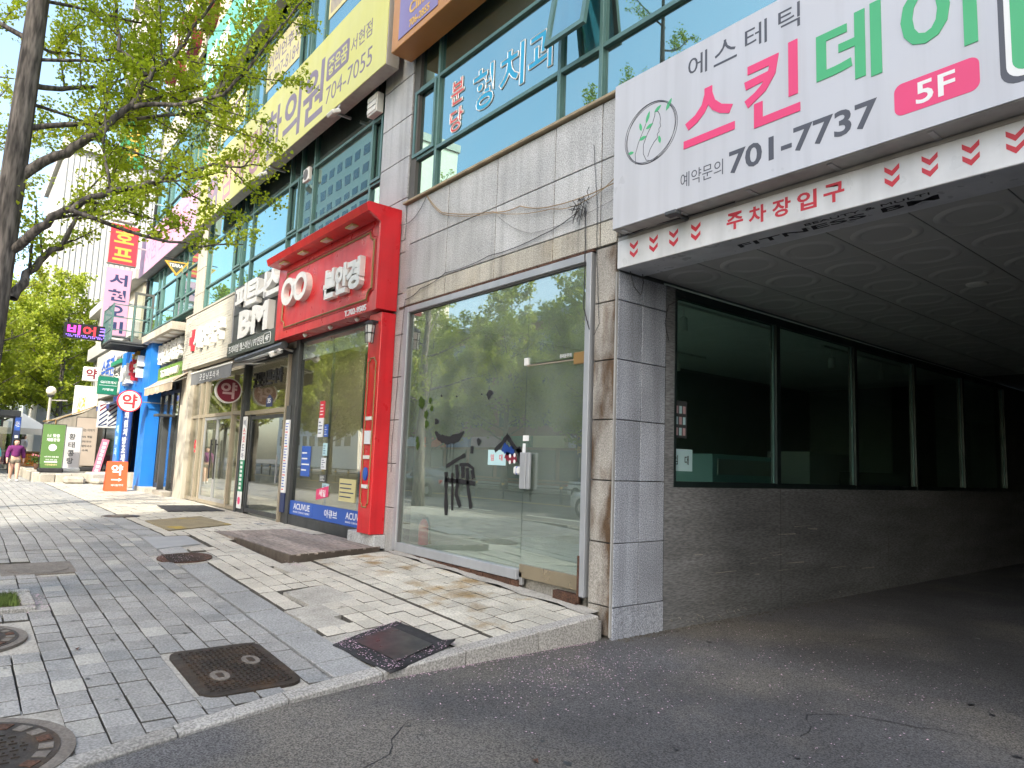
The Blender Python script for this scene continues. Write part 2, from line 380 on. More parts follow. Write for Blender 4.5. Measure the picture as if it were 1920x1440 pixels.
glass('glass_shop',(.88,.96,.92),.25,gtint=(.95,1,.95),power=3.0,dirt=.10)  # haze raised so the pane reads milky and brighter
glass('glass_plain',(.86,.90,.88),.10,power=3.6); glass('glass_side',(.72,.84,.79),.05,power=4.0)

# ============================================================ GROUND
def hgt(x, y):
    a = -0.045*max(0.0, x+13); b = -0.03*max(0.0, x+9.7)
    t = min(max(-y/2.9, 0), 1.0)
    return max(b+(a-b)*t, -0.37)
def xk(y):                                     # outer line of the kerb beside the driveway
    return -5.17 if y > -3 else -5.17 + (-3-y)*0.285

road = struct(MB().add([(-260,-260,-.385),(260,-260,-.385),(260,260,-.385),(-260,260,-.385)],[(0,1,2,3)]).build('road','asphalt'))
for i in range(24):
    x0 = -74+i*5.0
    MB().box(x0,x0+3,-10.55,-10.43,-.384,-.381).build('lane_line','road_paint',road)
for dy in (0,.25):
    MB().box(-80,40,-15.6-dy,-15.48-dy,-.384,-.381).build('centre_line','road_paint_yellow',road)
MB().box(-80,40,-24.6,-24.48,-.384,-.381).build('edge_line','road_paint',road)

# pavement bed (mortar) under the paving pieces
def bed(name, x0, x1, y0, y1, m, dz, nx=60, ny=8, clip=False):
    v=[];f=[]
    for j in range(ny+1):
        y = y0+(y1-y0)*j/ny
        xe = min(x1, xk(y)-.14) if clip else x1
        for i in range(nx+1):
            x = x0+(xe-x0)*(i/nx)**1.0
            v.append((x,y,hgt(x,y)+dz))
    n=nx+1
    for j in range(ny):
        for i in range(nx): f.append((j*n+i,j*n+i+1,(j+1)*n+i+1,(j+1)*n+i))
    # skirt
    k=len(v); v += [(p[0],p[1],-.45) for p in v[:n]]
    for i in range(nx): f.append((i,i+1,k+i+1,k+i))
    return mk(name,v,f,m)
walk = struct(bed('sidewalk',-75,-4.6,-5.85,-2.62,'mortar',-.045,90,10,True))
fore = struct(bed('shop_forecourt',-33.5,-5.31,-2.62,.35,'mortar',-.045,70,8))

HOLES = [(-6.52,-5.30,-3.98,-3.2),(-7.98,-6.98,-5.9,-4.82),(-5.66,-4.4,-5.95,-4.76),(-10.92,-10.12,-4.95,-4.15),(-9.3,-8.36,-5.9,-4.7),
         (-6.32,-5.12,-2.62,-1.78),(-12.7,-11.45,-2.62,-2.28),(-11.05,-10.35,-3.2,-2.4),(-16.95,-16.2,-2.95,-2.3)]
PATCH = [(-8.1,-7.35,-2.35,-1.75),(-7.35,-6.9,-2.62,-2.1),(-9.6,-9.0,-1.95,-1.55),(-6.95,-6.55,-2.62,-2.25)]
def in_any(x,y,L): return any(a<x<b and c<y<d for a,b,c,d in L)
def tile_geo(x0,x1,y0,y1,j,g=.0085,ch=.005):
    gx,gy=g*.95,g*.75
    x0+=gx*random.uniform(.6,1.1); x1-=gx*random.uniform(.6,1.1); y0+=gy*random.uniform(.4,1.4); y1-=gy*random.uniform(.4,1.4)
    c=[(x0,y0),(x1,y0),(x1,y1),(x0,y1)]
    tx,ty=random.uniform(-.008,.008),random.uniform(-.008,.008)
    mx,my=(x0+x1)/2,(y0+y1)/2
    z=[hgt(a,b)+j+(a-mx)*tx*2+(b-my)*ty*2 for a,b in c]
    top=[(a+(ch if a<mx else -ch), b+(ch if b<my else -ch), q) for (a,b),q in zip(c,z)]
    mid=[(a,b,q-ch*.8) for (a,b),q in zip(c,z)]
    bot=[(a,b,q-.06) for (a,b),q in zip(c,z)]
    v=top+mid+bot
    f=[(0,1,2,3)]
    for o in (0,4):
        for i in range(4): f.append((i+o,(i+1)%4+o,(i+1)%4+o+4,i+o+4))
    return v,f
def pave(parent, x0,x1,y0,y1,sx,sy,pick,clip,limit=295,nm='paving_tile',g=.0085):
    T=[]
    ny=int(round((y1-y0)/sy))
    for r in range(ny):
        ya=y0+r*sy; yb=ya+sy; off=random.uniform(0,sx)*.35
        x=x0-off
        while x < x1:
            xa,xb=x,x+sx; x+=sx
            lim = min(x1, (xk((ya+yb)/2)-.155) if clip else x1)
            if xa>=lim-.03: break
            if xb>lim: xb=lim
            cx,cy=(xa+xb)/2,(ya+yb)/2
            if in_any(cx,cy,HOLES): continue
            m=pick(cx,cy)
            if m is None: continue
            d=math.hypot(cx, cy+5.53)
            vis = cy > -5.53 - 0.02*abs(cx) + .12*0 and cx < -3
            T.append((d if vis else d+100, xa,xb,ya,yb,m))
    T.sort(key=lambda t:t[0])
    rest={}
    for i,(d,xa,xb,ya,yb,m) in enumerate(T):
        v,f=tile_geo(xa,xb,ya,yb,random.uniform(-.003,.003),g)
        if i<limit: mk(nm,v,f,m,parent,m2='mortar',mi=[0]*5+[1]*4)
        else: rest.setdefault(m,MB()).add(v,f)
    for m,b in rest.items(): stuff(mk('distant_paving',b.v,b.f,m,parent,m2='mortar',mi=([0]*5+[1]*4)*(len(b.f)//9)))
def pick_grey(x,y):
    r=random.random()
    return 'tile_pale' if r<.09 else 'tile_grey'
pave(walk,-75,-4.4,-5.8,-3.0,.27,.2,pick_grey,True)
def pick_cream(x,y):
    if in_any(x,y,PATCH): return None
    if -12.1<x<-9.5 and y>-1.75: return None
    if x>-9.6 and y>-1.38: return None
    return 'tile_grey' if random.random()<.02 else 'tile_cream'
pave(fore,-33,-5.31,-2.6,-.0,.27,.2,pick_cream,False,g=.0095)
dirty = struct(bed('shop_apron',-9.62,-5.33,-1.37,-.02,'mortar',-.04,20,4))
pave(dirty,-9.6,-5.33,-1.36,-.16,.29,.2,lambda x,y:'tile_dirty',False,nm='apron_tile',g=.009)
for a,b,c,d in PATCH:
    v=[];
    for (x,y) in [(a,c),(b+.1,c+.05),(b,d),(a-.08,d-.06)]: v.append((x,y,hgt(x,y)-.002))
    v+= [(x,y,z-.06) for x,y,z in v]
    mk('cement_patch',v,[(0,1,2,3)]+[(i,(i+1)%4,(i+1)%4+4,i+4) for i in range(4)],'cement',fore)
# cement skim in front of the empty shop and along its apron edge
sk=MB()
for i in range(16):
    xa=-9.6+i*.27; xb=xa+.27; wa=.16+.05*math.sin(i*1.7); wb=.16+.05*math.sin((i+1)*1.7)
    sk.add([(xa,-wa,hgt(xa,-.1)+.004),(xb,-wb,hgt(xb,-.1)+.004),(xb,.02,hgt(xb,0)+.012),(xa,.02,hgt(xa,0)+.012)],[(0,1,2,3)])
sk.build('cement_skim','cement',dirty)
# long dark granite strip between the two pavings
for i in range(78):
    xa=-75+i*.9; xb=xa+.9
    if xa>-5.35: break
    xb=min(xb,-5.32)
    if in_any((xa+xb)/2,-2.8,HOLES): continue
    v,f=tile_geo(xa,xb,-2.98,-2.63,.001); mk('border_stone',v,f,'strip_stone',walk)

# kerb beside the driveway and along the street
kerb = struct(MB().box(-5.3,-5.2,-.1,-.05,-.45,-.2).build('kerb','kerb_stone'))
ys=[-.12,-.95,-1.8,-2.62,-3.45,-4.25,-5.05,-5.85]
for a,b in zip(ys[:-1],ys[1:]):
    g=.006; a-=g; b+=g
    w=.15; c=[(xk(b)-w,b),(xk(b),b),(xk(a),a),(xk(a)-w,a)]
    z=[max(hgt(x-.1,y)+.004,-.372) for x,y in c]
    top=[(x,y,q) for (x,y),q in zip(c,z)]
    bot=[(x,y,-.46) for x,y in c]
    bb=[top[0],(top[1][0]-.012,top[1][1],top[1][2]),(top[2][0]-.012,top[2][1],top[2][2]),top[3]]
    md=[(x,y,q-.012) for x,y,q in top]
    v=bb+md+bot; f=[(0,1,2,3)]
    for o in (0,4):
        for i in range(4): f.append((i+o,(i+1)%4+o,(i+1)%4+o+4,i+o+4))
    mk('kerb_stone',v,f,'kerb_stone',kerb)
for i in range(70):
    x=-75+i*1.0
    if x>-5.0: break
    MB().box(x+.006,x+.994,-6.02,-5.86,-.46,max(hgt(x,-5)+.0,-.25)+.01,.012).build('kerb_stone','kerb_stone',kerb)
# far pavement across the street
fw = struct(MB().box(-90,-2,-31.5,-24.9,-.42,-.22).build('far_sidewalk','tile_grey'))

for a,b,c,d in HOLES[:4]+HOLES[5:]:
    P=[(a-.05,c-.02),(b+.05,c-.02),(b+.05,d+.02),(a-.05,d+.02)]
    v=[(min(x,xk(y)-.16),y,hgt(x,y)-.013) for x,y in P]; v+=[(x,y,z-.05) for x,y,z in v]
    mk('cement_surround',v,[(0,1,2,3)]+[(i,(i+1)%4,(i+1)%4+4,i+4) for i in range(4)],'cement',walk)
# ---- covers and mats
def plate_z(x,y): return hgt(x,y)
def rrect(x0,x1,y0,y1,r,n=5):
    P=[]
    for cx,cy,a0 in ((x1-r,y1-r,0),(x0+r,y1-r,90),(x0+r,y0+r,180),(x1-r,y0+r,270)):
        for k in range(n+1):
            a=math.radians(a0+90*k/n); P.append((cx+r*math.cos(a),cy+r*math.sin(a)))
    return P
def slab(mb,P,dz0,dz1):
    n=len(P); v=[(x,y,plate_z(x,y)+dz1) for x,y in P]+[(x,y,plate_z(x,y)+dz0) for x,y in P]
    mb.add(v,[tuple(range(n))]+[(i,(i+1)%n,(i+1)%n+n,i+n) for i in range(n)]); return mb
t=thing('manhole_cover','rounded rectangular rusty iron manhole cover with two oval bosses','manhole cover',(-5.9,-3.6,-.32))
slab(MB(),rrect(-6.47,-5.33,-3.96,-3.21,.13),-.06,.010).build('rim','iron',t)
slab(MB(),rrect(-6.40,-5.40,-3.90,-3.27,.09),-.02,.013).build('lid','iron',t)
kn=MB()
for i in range(25):
    for j in range(15):
        x=-6.37+i*.039+(j%2)*.012; y=-3.875+j*.0415
        if ((x+5.98)/.13)**2+((y+3.42)/.085)**2<1 or ((x+5.72)/.13)**2+((y+3.74)/.085)**2<1: continue
        a=.026 if (i+j)%2 else .011; b=.010 if (i+j)%2 else .028
        kn.box(x-a*.5,x+a*.5,y-b*.5,y+b*.5,plate_z(x,y)+.010,plate_z(x,y)+.021)
stuff(kn.build('tread_studs','iron',t))
for cx,cy in ((-5.98,-3.42),(-5.72,-3.74)):
    P=[(cx+.115*math.cos(a*math.pi/10),cy+.07*math.sin(a*math.pi/10)) for a in range(20)]
    b=slab(MB(),P,0,.020).build('boss','iron_pale',t)
    slab(MB(),rrect(cx-.05,cx+.05,cy-.025,cy+.025,.01,2),0,.0235).build('boss_mark','iron',b)
def round_cover(cx,cy,r,label):
    t=thing('manhole_cover',label,'manhole cover',(cx,cy,plate_z(cx,cy)))
    C=lambda R,n=40:[(cx+R*math.cos(2*math.pi*k/n),cy+R*math.sin(2*math.pi*k/n)) for k in range(n)]
    slab(MB(),C(r),-.04,.012).build('rim','iron_pale',t)
    slab(MB(),C(r*.86),-.02,.016).build('lid_ring','iron',t)
    for k in range(22):
        a=2*math.pi*k/22; R=r*.74
        P=[(cx+R2*math.cos(a+d),cy+R2*math.sin(a+d)) for R2,d in ((R*.9,-.09),(R*1.08,-.09),(R*1.08,.09),(R*.9,.09))]
        slab(MB(),P,0,.021).build('ring_block','iron_pale' if k%3 else 'rust',t)
    slab(MB(),C(r*.60),-.01,.018).build('lid','iron',t)
    kn=MB(); s=.05
    n=int(r*.6/s)+1
    for i in range(-n,n+1):
        for j in range(-n,n+1):
            x=cx+i*s; y=cy+j*s
            if math.hypot(x-cx,y-cy)>r*.55: continue
            a,b=((.042,.012) if (i+j)%2 else (.012,.042))
            kn.box(x-a/2,x+a/2,y-b/2,y+b/2,plate_z(x,y)+.012,plate_z(x,y)+.026)
    stuff(kn.build('tread_studs','iron',t))
    return t
round_cover(-7.50,-5.31,.46,'round iron manhole cover by the left edge, farther of the two round ones')
round_cover(-5.06,-5.33,.56,'round iron manhole cover in the bottom left corner, nearest the driveway')
t=thing('utility_cover','tan square concrete cover with a round lid in the grey paving','utility cover',(-10.5,-4.55,-.1))
slab(MB(),[(-10.9,-4.93),(-10.15,-4.93),(-10.15,-4.17),(-10.9,-4.17)],-.05,.003).build('frame','iron_pale',t)
slab(MB(),[(-10.52+.33*math.cos(k*.2094),-4.55+.33*math.sin(k*.2094)) for k in range(30)],-.02,.008).build('lid','iron_pale',t)
tag(slab(MB(),[(-12.6,-2.98),(-11.5,-3.0),(-11.75,-2.32),(-12.62,-2.32)],-.03,.012).build('cover_plate','far_grey'),'grey steel plate lying beside the brown oval grate','cover plate')
t=thing('drain_grate','brown oval rusty grate full of leaves near the wooden deck','drain grate',(-10.7,-2.8,-.1))
slab(MB(),[(-10.7+.37*math.cos(k*.2618),-2.8+.36*math.sin(k*.2618)) for k in range(24)],-.03,.008).build('rim','rust',t)
g=MB()
for i in range(9):
    x=-10.98+i*.07; g.box(x,x+.03,-3.05,-2.55,plate_z(x,-2.8)+.006,plate_z(x,-2.8)+.016)
g.build('bars','iron',t)
t=thing('oval_drain','dark oval drain cover at the edge of the sunlit paving','drain cover',(-16.6,-2.6,0))
slab(MB(),[(-16.6+.34*math.cos(k*.2618),-2.62+.36*math.sin(k*.2618)) for k in range(24)],-.03,.010).build('rim','iron',t)
for i in range(4): slab(MB(),rrect(-16.82+i*.13,-16.74+i*.13,-2.8,-2.45,.02,2),0,.018).build('slot','iron_pale',t)
# black rubber mat over a cover by the driveway
def dz_quad(P,d0,d1): return slab(MB(),P,d0,d1)
t=thing('rubber_mat','black rubber mat with a curled corner by the driveway kerb','mat',(-5.7,-2.2,-.28))
v=[];f=[]
O=[(-6.03,-2.67),(-6.31,-1.86),(-5.36,-1.79),(-5.12,-2.58)]
n=10
for j in range(n+1):
    for i in range(n+1):
        a=i/n;b=j/n
        x=(1-a)*(1-b)*O[0][0]+a*(1-b)*O[3][0]+a*b*O[2][0]+(1-a)*b*O[1][0]
        y=(1-a)*(1-b)*O[0][1]+a*(1-b)*O[3][1]+a*b*O[2][1]+(1-a)*b*O[1][1]
        z=hgt(x,y)+.014+.006*math.sin(9*a+4*b)+.045*max(0,(a-.8)/.2)*max(0,(b-.75)/.25)
        v.append((x,y,z))
for j in range(n):
    for i in range(n): f.append((j*(n+1)+i,j*(n+1)+i+1,(j+1)*(n+1)+i+1,(j+1)*(n+1)+i))
k=len(v); ring=[i for i in range(n+1)]+[(i)*(n+1)+n for i in range(1,n+1)]+[n*(n+1)+i for i in range(n-1,-1,-1)]+[i*(n+1) for i in range(n-1,0,-1)]
v+=[(v[i][0],v[i][1],v[i][2]-.013) for i in ring]
for q in range(len(ring)):
    a,b=ring[q],ring[(q+1)%len(ring)]; f.append((a,k+q,k+(q+1)%len(ring),b))
mk('mat_sheet',v,f,'rubber',t,True)
I=[(-5.97,-2.49),(-6.12,-2.02),(-5.45,-1.97),(-5.28,-2.43)]
mb=MB(); vv=[(x,y,hgt(x,y)+.029) for x,y in I]; vv+=[(x,y,z-.02) for x,y,z in vv]
mb.add(vv,[(0,1,2,3)]+[(i,(i+1)%4,(i+1)%4+4,i+4) for i in range(4)]); mb.build('inner_panel','rubber_smooth',t)
tag(slab(MB(),[(-19.5,-1.32),(-17.56,-1.5),(-17.5,-.25),(-19.4,-.22)],-.0,.02).build('door_mat','rubber'),'long black door mat in front of the pharmacy doors','mat')
t=thing('door_mat','tan welcome mat with yellow print before the plaza entrance','mat',(-14.8,-1.7,0))
slab(MB(),[(-15.4,-2.4),(-13.4,-2.42),(-14.2,-1.1),(-16.2,-1.15)],0,.015).build('mat_sheet','yellow_mat',t)
# scattered pink blossom petals
pv=[];pf=[]
def petals(n,fx):
    for _ in range(n):
        x,y,z=fx(); s=random.uniform(.005,.011); a=random.uniform(0,6.28)
        c,q=math.cos(a)*s,math.sin(a)*s; k=len(pv); h1=random.uniform(0,.006)
        pv.extend([(x-c,y-q,z),(x+q*.6,y-c*.6,z+h1),(x+c,y+q,z+.001),(x-q*.6,y+c*.6,z+h1*.5)]); pf.append((k,k+1,k+2,k+3))
def on_mat():
    e=random.random(); a=random.random()
    if e<.4: x,y=-6.0+.85*a,-2.66+.07*a+random.uniform(.0,.15)
    elif e<.65: x,y=-5.14-.2*a+random.uniform(-.14,0),-2.56+.75*a
    else: x,y=-6.03-.28*a+random.uniform(0,.14),-2.66+.8*a
    return x,y,hgt(x,y)+.03
petals(380,on_mat)
def on_road():
    while True:
        x=random.gauss(-4.6,.45); y=random.gauss(-1.2,.7)
        if x>xk(y)+.01: return x,y,-.383
petals(750,on_road)
petals(500,lambda:(random.uniform(-5.0,-2.2)+random.gauss(0,.2),random.gauss(.8,1.2),-.383))
def kerbline():
    y=random.uniform(-3.0,-.2); return xk(y)+abs(random.gauss(0,.03))+.004,y,-.383
petals(300,kerbline)
petals(160,lambda:(random.gauss(-10.7,.35),random.gauss(-2.95,.2),-.075))
petals(60,lambda:(random.gauss(-9.2,.15),random.gauss(-1.72,.05),-.06))
petals(120,lambda:(random.gauss(-8.6,.3),-4.72+random.gauss(0,.05),-.17))
stuff(tag(mk('fallen_petals',pv,pf,'petal'),'tiny pink blossom petals scattered by the kerb and mat','petals'))
# cracks, oil spots and grit on the driveway
ck=MB()
for x,y,L,a in ((-4.3,-2.9,1.6,-1.0),(-3.4,-3.6,1.1,.3),(-2.6,-.8,1.8,1.2),(-3.9,1.6,1.5,1.4)):
    p=[x,y]; P=[]
    for k in range(14):
        P.append(tuple(p)); a+=random.gauss(0,.35); p[0]+=math.cos(a)*L/14; p[1]+=math.sin(a)*L/14
    for (xa,ya),(xb,yb) in zip(P[:-1],P[1:]):
        dx,dy=xb-xa,yb-ya; l=math.hypot(dx,dy)+1e-6; w=random.uniform(.002,.006); nx,ny=-dy/l*w,dx/l*w
        ck.add([(xa-nx,ya-ny,-.3825),(xb-nx,yb-ny,-.3825),(xb+nx,yb+ny,-.3825),(xa+nx,ya+ny,-.3825)],[(0,1,2,3)])
stuff(ck.build('road_crack','rubber',road))
ol=MB()
for _ in range(46):
    x=random.uniform(-4.6,-1.0); y=random.uniform(-4.2,5); r_=random.choice((.010,.014,.02,.03))
    ol.add([(x+r_*math.cos(k)*random.uniform(.6,1.3),y+r_*math.sin(k)*random.uniform(.6,1.3),-.383) for k in np.arange(0,6.28,.7)],[tuple(range(9))])
stuff(ol.build('oil_spots','rubber_smooth',road))
gr=MB()
for _ in range(380):
    y=abs(random.gauss(0,2.6)); x=-5.09+abs(random.gauss(0,.07)); s_=random.uniform(.003,.009)
    if y<.05: continue
    gr.box(x-s_,x+s_,y-s_,y+s_,-.385,-.385+s_)
stuff(gr.build('grit','mortar',road))
# small debris and leaf litter on the driveway
lv=MB()
for x,y,r_ in ((-6.9,-4.55,.035),(-2.2,-1.4,.03),(-1.3,.9,.04),(-3.3,-2.6,.03)):
    z=(hgt(x,y) if x<-5.2 else -.385)+.006; lv.add([(x-r_,y,z),(x,y-r_*.6,z+.012),(x+r_,y,z),(x,y+r_*.6,z+.016)],[(0,1,2,3)])
stuff(tag(lv.build('dead_leaves','rust'),'a few brown dead leaves lying on the ground','leaves'))
# chewing-gum spots on the pavement
gm=MB()
for _ in range(150):
    x=random.uniform(-13,-5.4); y=random.uniform(-5.3,-1.5)
    if in_any(x,y,HOLES): continue
    r_=random.uniform(.008,.02); z=hgt(x,y)+.005
    gm.add([(x+r_*math.cos(k)*random.uniform(.8,1.2),y+r_*math.sin(k)*random.uniform(.8,1.2),z) for k in np.arange(0,6.28,.7)],[tuple(range(9))])
stuff(gm.build('gum_spots','charcoal',walk))
# wooden deck and its ramp in front of the optician
t=thing('wooden_deck','weathered dark plank deck in front of the blue window band','deck',(-10.8,-.9,-.02))
for i in range(11):
    y0=-1.68+i*.145
    MB().box(-11.92+.012*(i%3),-9.62-.035*i-.01*(i%2),y0+.006,y0+.139,-.005,.022,.004).build('plank','deck_wood',t)
MB().box(-11.93,-9.6,-1.715,-1.685,-.16,.018,.004).build('front_board','deck_edge',t)
MB().prism([(-9.63,-1.685),(-9.60,-1.685),(-9.98,-.1),(-10.01,-.1)],'xy',-.14,.016).build('side_board','deck_edge',t)
MB().prism([(-11.9,-1.68),(-9.66,-1.68),(-10.02,-.1),(-11.9,-.1)],'xy',-.12,-.008).build('underframe','deck_edge',t)
for i in range(7):
    y0=-1.75+i*.2
    MB().add([(-13.1,y0+.01,.008),(-11.96,y0+.01,.018),(-11.96,y0+.19,.018),(-13.1,y0+.19,.008),(-13.1,y0+.01,-.01),(-11.96,y0+.01,-.03),(-11.96,y0+.19,-.03),(-13.1,y0+.19,-.01)],
      [(0,1,2,3),(0,4,5,1),(1,5,6,2),(2,6,7,3),(3,7,4,0)]).build('ramp_board','deck_wood',t)
# tree pit
t=thing('tree_pit','grassy square tree pit with stone edging at the left edge','tree pit',(-8.83,-5.3,-.2))
for x0,x1,y0,y1 in ((-9.28,-9.16,-5.85,-4.72),(-8.5,-8.38,-5.85,-4.72),(-9.15,-8.51,-4.83,-4.72)):
    z=hgt((x0+x1)/2,-5); MB().box(x0,x1,y0,y1,z-.1,z+.03,.01).build('edging_stone','kerb_stone',t)
MB().box(-9.16,-8.5,-5.85,-4.83,-.5,-.185).build('soil_bed','soil',t)
gv=[];gf=[]
for _ in range(2600):
    x=random.uniform(-9.15,-8.51); y=random.uniform(-5.8,-4.85); hh=random.uniform(.03,.09); a=random.uniform(0,6.28); k=len(gv)
    dx,dy=math.cos(a)*.005,math.sin(a)*.005; lx,ly=random.gauss(0,.02),random.gauss(0,.02)
    gv+= [(x-dx,y-dy,-.187),(x+dx,y+dy,-.187),(x+lx,y+ly,-.187+hh)]; gf.append((k,k+1,k+2))
stuff(mk('grass',gv,gf,'grass_blade',t))

# ============================================================ MAIN BUILDING
B = thing('commercial_building','grey granite shop building with teal window bands and ground floor shopfronts','building',(-13,8,-.4))
def panels(x0,x1,z0,z1,xs,zs,m,y=0.0,th=.035,g=.007):
    X=[x0]+[x for x in xs if x0<x<x1]+[x1]; Zs=[z0]+[z for z in zs if z0<z<z1]+[z1]
    for a,b in zip(X[:-1],X[1:]):
        for c,d in zip(Zs[:-1],Zs[1:]):
            j=random.uniform(-.002,.002)
            MB().box(a+g,b-g,y-j,y+th,c+g,d-g,.004).build('stone_panel',m,B)
ZJ=[-.06+.66*k for k in range(40)]
# backing walls
w=MB()
w.box(-9.90,-5.12,.036,.30,3.86,5.66); w.box(-5.47,-5.135,.036,.82,-.4,3.86); w.box(-10.94,-9.76,.036,.5,-.2,20)
w.box(-23.24,-22.26,.036,.4,-.2,20); w.box(-5.12,6,.06,.5,3.92,5.66)
w.box(-22.3,-10.9,.3,.6,3.86,5.72); w.box(-31.2,-23.2,.3,.6,3.6,5.95); w.box(-31.3,-31.0,.04,.6,0,20)
w.build('wall_backing','joint',B)
# granite above the empty shop
panels(-9.90,-5.14,4.19,5.64,[-8.63,-7.41,-6.21,-5.40],[4.93],'granite'); panels(-9.90,-5.14,3.90,4.19,[-8.63,-7.41,-6.21,-5.40],[],'granite_stain')
panels(-10.95,-9.75,-.06,5.05,[],[z*1.06 for z in ZJ],'granite')
panels(-10.95,-9.93,5.05,16,[],[5.05+.74*k for k in range(20)],'granite')
panels(-5.46,-5.135,-.36,3.88,[],ZJ,'granite_rust')
# return wall of the driveway: granite then stucco
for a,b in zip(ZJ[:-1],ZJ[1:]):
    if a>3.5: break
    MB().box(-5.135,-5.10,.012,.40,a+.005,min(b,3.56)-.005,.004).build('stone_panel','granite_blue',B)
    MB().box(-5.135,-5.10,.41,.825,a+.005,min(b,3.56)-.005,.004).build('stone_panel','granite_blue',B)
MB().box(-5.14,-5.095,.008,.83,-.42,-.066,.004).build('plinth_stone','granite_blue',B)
MB().box(-5.128,-5.108,-.018,.010,-.36,3.55).build('corner_trim','trim_grey',B)
MB().box(-5.41,-5.38,-.02,.0,-.36,3.86,.004).build('drip_trim','cable_grey',B) if False else None
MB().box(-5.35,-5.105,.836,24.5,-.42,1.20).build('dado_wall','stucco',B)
sc=MB()
for _ in range(34):
    y=.9+abs(random.gauss(0,1.5)); z=-.37+abs(random.gauss(0,.05)); a_=random.uniform(.01,.05); b_=random.uniform(.01,.06)
    sc.add([(-5.1035,y+a_*math.cos(k)*random.uniform(.4,1.2),z+b_*abs(math.sin(k/2))*random.uniform(.4,1.2)) for k in np.arange(0,6.28,.8)],[tuple(range(8))])
for _ in range(14):
    y=random.uniform(1.2,7); z=random.uniform(-.1,.7); L_=random.uniform(.1,.5); sc.add([(-5.1035,y,z),(-5.1035,y+L_,z+random.uniform(-.02,.02)),(-5.1035,y+L_,z+.006),(-5.1035,y,z+.008)],[(0,1,2,3)])
stuff(sc.build('wall_scuffs','cement',B))
for y in (3.3,6.6,9.9): MB().box(-5.106,-5.1035,y,y+.008,-.42,1.2).build('wall_joint','joint',B)
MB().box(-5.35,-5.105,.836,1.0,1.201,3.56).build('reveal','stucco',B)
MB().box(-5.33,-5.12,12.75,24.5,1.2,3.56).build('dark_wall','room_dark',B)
# driveway ceiling: panels with raised rings
w=MB(); w.box(-5.2,4.0,.42,24.5,3.62,3.9); w.build('ceiling_slab','core',B)
for i in range(9):
    for j in range(12):
        x0=-5.1+.7*i; y0=.43+.9*j
        p=MB().box(x0+.004,x0+.696,y0+.004,y0+.896,3.60,3.621,.003).build('ceiling_panel','garage_ceiling',B)
        if x0<1 :
            prof=[(.30,.001),(.27,-.013),(.235,-.013),(.205,-.001)]
            MB().lathe(prof,(x0+.35,y0+.45,3.60),24,close=False).build('ring','garage_ring',p,True)
MB().lathe([(.11,-.004),(.10,-.02),(.06,-.028)],(-2.66,3.2,3.6),20).build('ceiling_light','lamp_white',B)
MB().box(-.75,-.4,.45,24.5,-.42,5).build('far_wall','room_dark',B)  # unseen right wall, set close in and dark to dim the driveway
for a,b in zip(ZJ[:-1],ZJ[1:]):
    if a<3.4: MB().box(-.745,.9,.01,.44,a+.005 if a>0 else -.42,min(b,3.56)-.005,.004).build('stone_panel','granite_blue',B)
MB().box(.905,6.0,.05,.44,-.42,3.56).build('side_wall','granite',B)
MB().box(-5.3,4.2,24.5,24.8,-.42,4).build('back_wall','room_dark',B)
# side windows of the empty shop along the driveway
WX=(-5.20,-5.11)
ycuts=[1.0,3.28,5.58,7.88,10.2,12.7]
s=B
fr=MB(); fr.box(*WX,1.0,12.75,1.20,1.27); fr.box(*WX,1.0,12.75,3.46,3.56)
for y in ycuts: fr.box(WX[0],WX[1]+.004,y-.045,y+.045,1.2,3.56)
swin=fr.build('side_window','frame_dark',B)
for y in ycuts[1:]: MB().box(-5.16,-5.14,y-.07,y-.05,1.27,3.46).build('pane_edge','teal_frame',swin)
for a,b in zip(ycuts[:-1],ycuts[1:]): MB().box(-5.162,-5.154,a+.045,b-.045,1.27,3.46).build('pane','glass_side',swin)
# room of the empty shop
r=MB(); r.box(-9.75,-5.35,.16,12.9,-.4,.10); r.build('shop_floor','room_floor',B)
r=MB(); r.box(-9.75,-5.2,.1,12.9,3.70,3.86); r.build('shop_ceiling','room_white',B)
r=MB(); r.box(-9.95,-9.75,.3,13,-.2,3.86); r.box(-9.75,-7.6,12.9,13.1,0,3.86); r.box(-6.6,-5.34,12.9,13.1,0,3.86); r.build('shop_wall','room_grey',B)
r=MB(); r.box(-7.6,-6.6,12.95,13.1,0,3.86); r.box(-7.3,-5.9,9.5,10.1,.1,1.5); r.build('shop_partition','room_dark',B)
c_=MB().box(-7.9,-7.1,4.6,6.6,.1,1.7,.01).build('pale_standin','paper_blue',B); MB().box(-7.08,-7.05,4.7,6.5,1.35,1.62).build('standin_panel','far_white',c_)  # both pale boxes are added, standing in for daylit windows at the back
MB().box(-8.6,-7.6,8.8,10.6,.1,1.9,.01).build('pale_standin','banner_white',B)
# upper solid floors
MB().box(-31.3,6,1.3,24.6,5.3,22).build('upper_core','core',B)
MB().box(-31.3,-5.1,.62,24.6,3.93,5.29).build('floor_slab','core',B)
MB().box(-31.3,6,.25,1.3,21,22).build('parapet','granite',B)
MB().box(-31.0,6,.5,1.31,8.72,9.9).build('spandrel','core',B)
MB().box(-31.0,6,.5,1.31,12.9,14.6).build('spandrel','core',B)
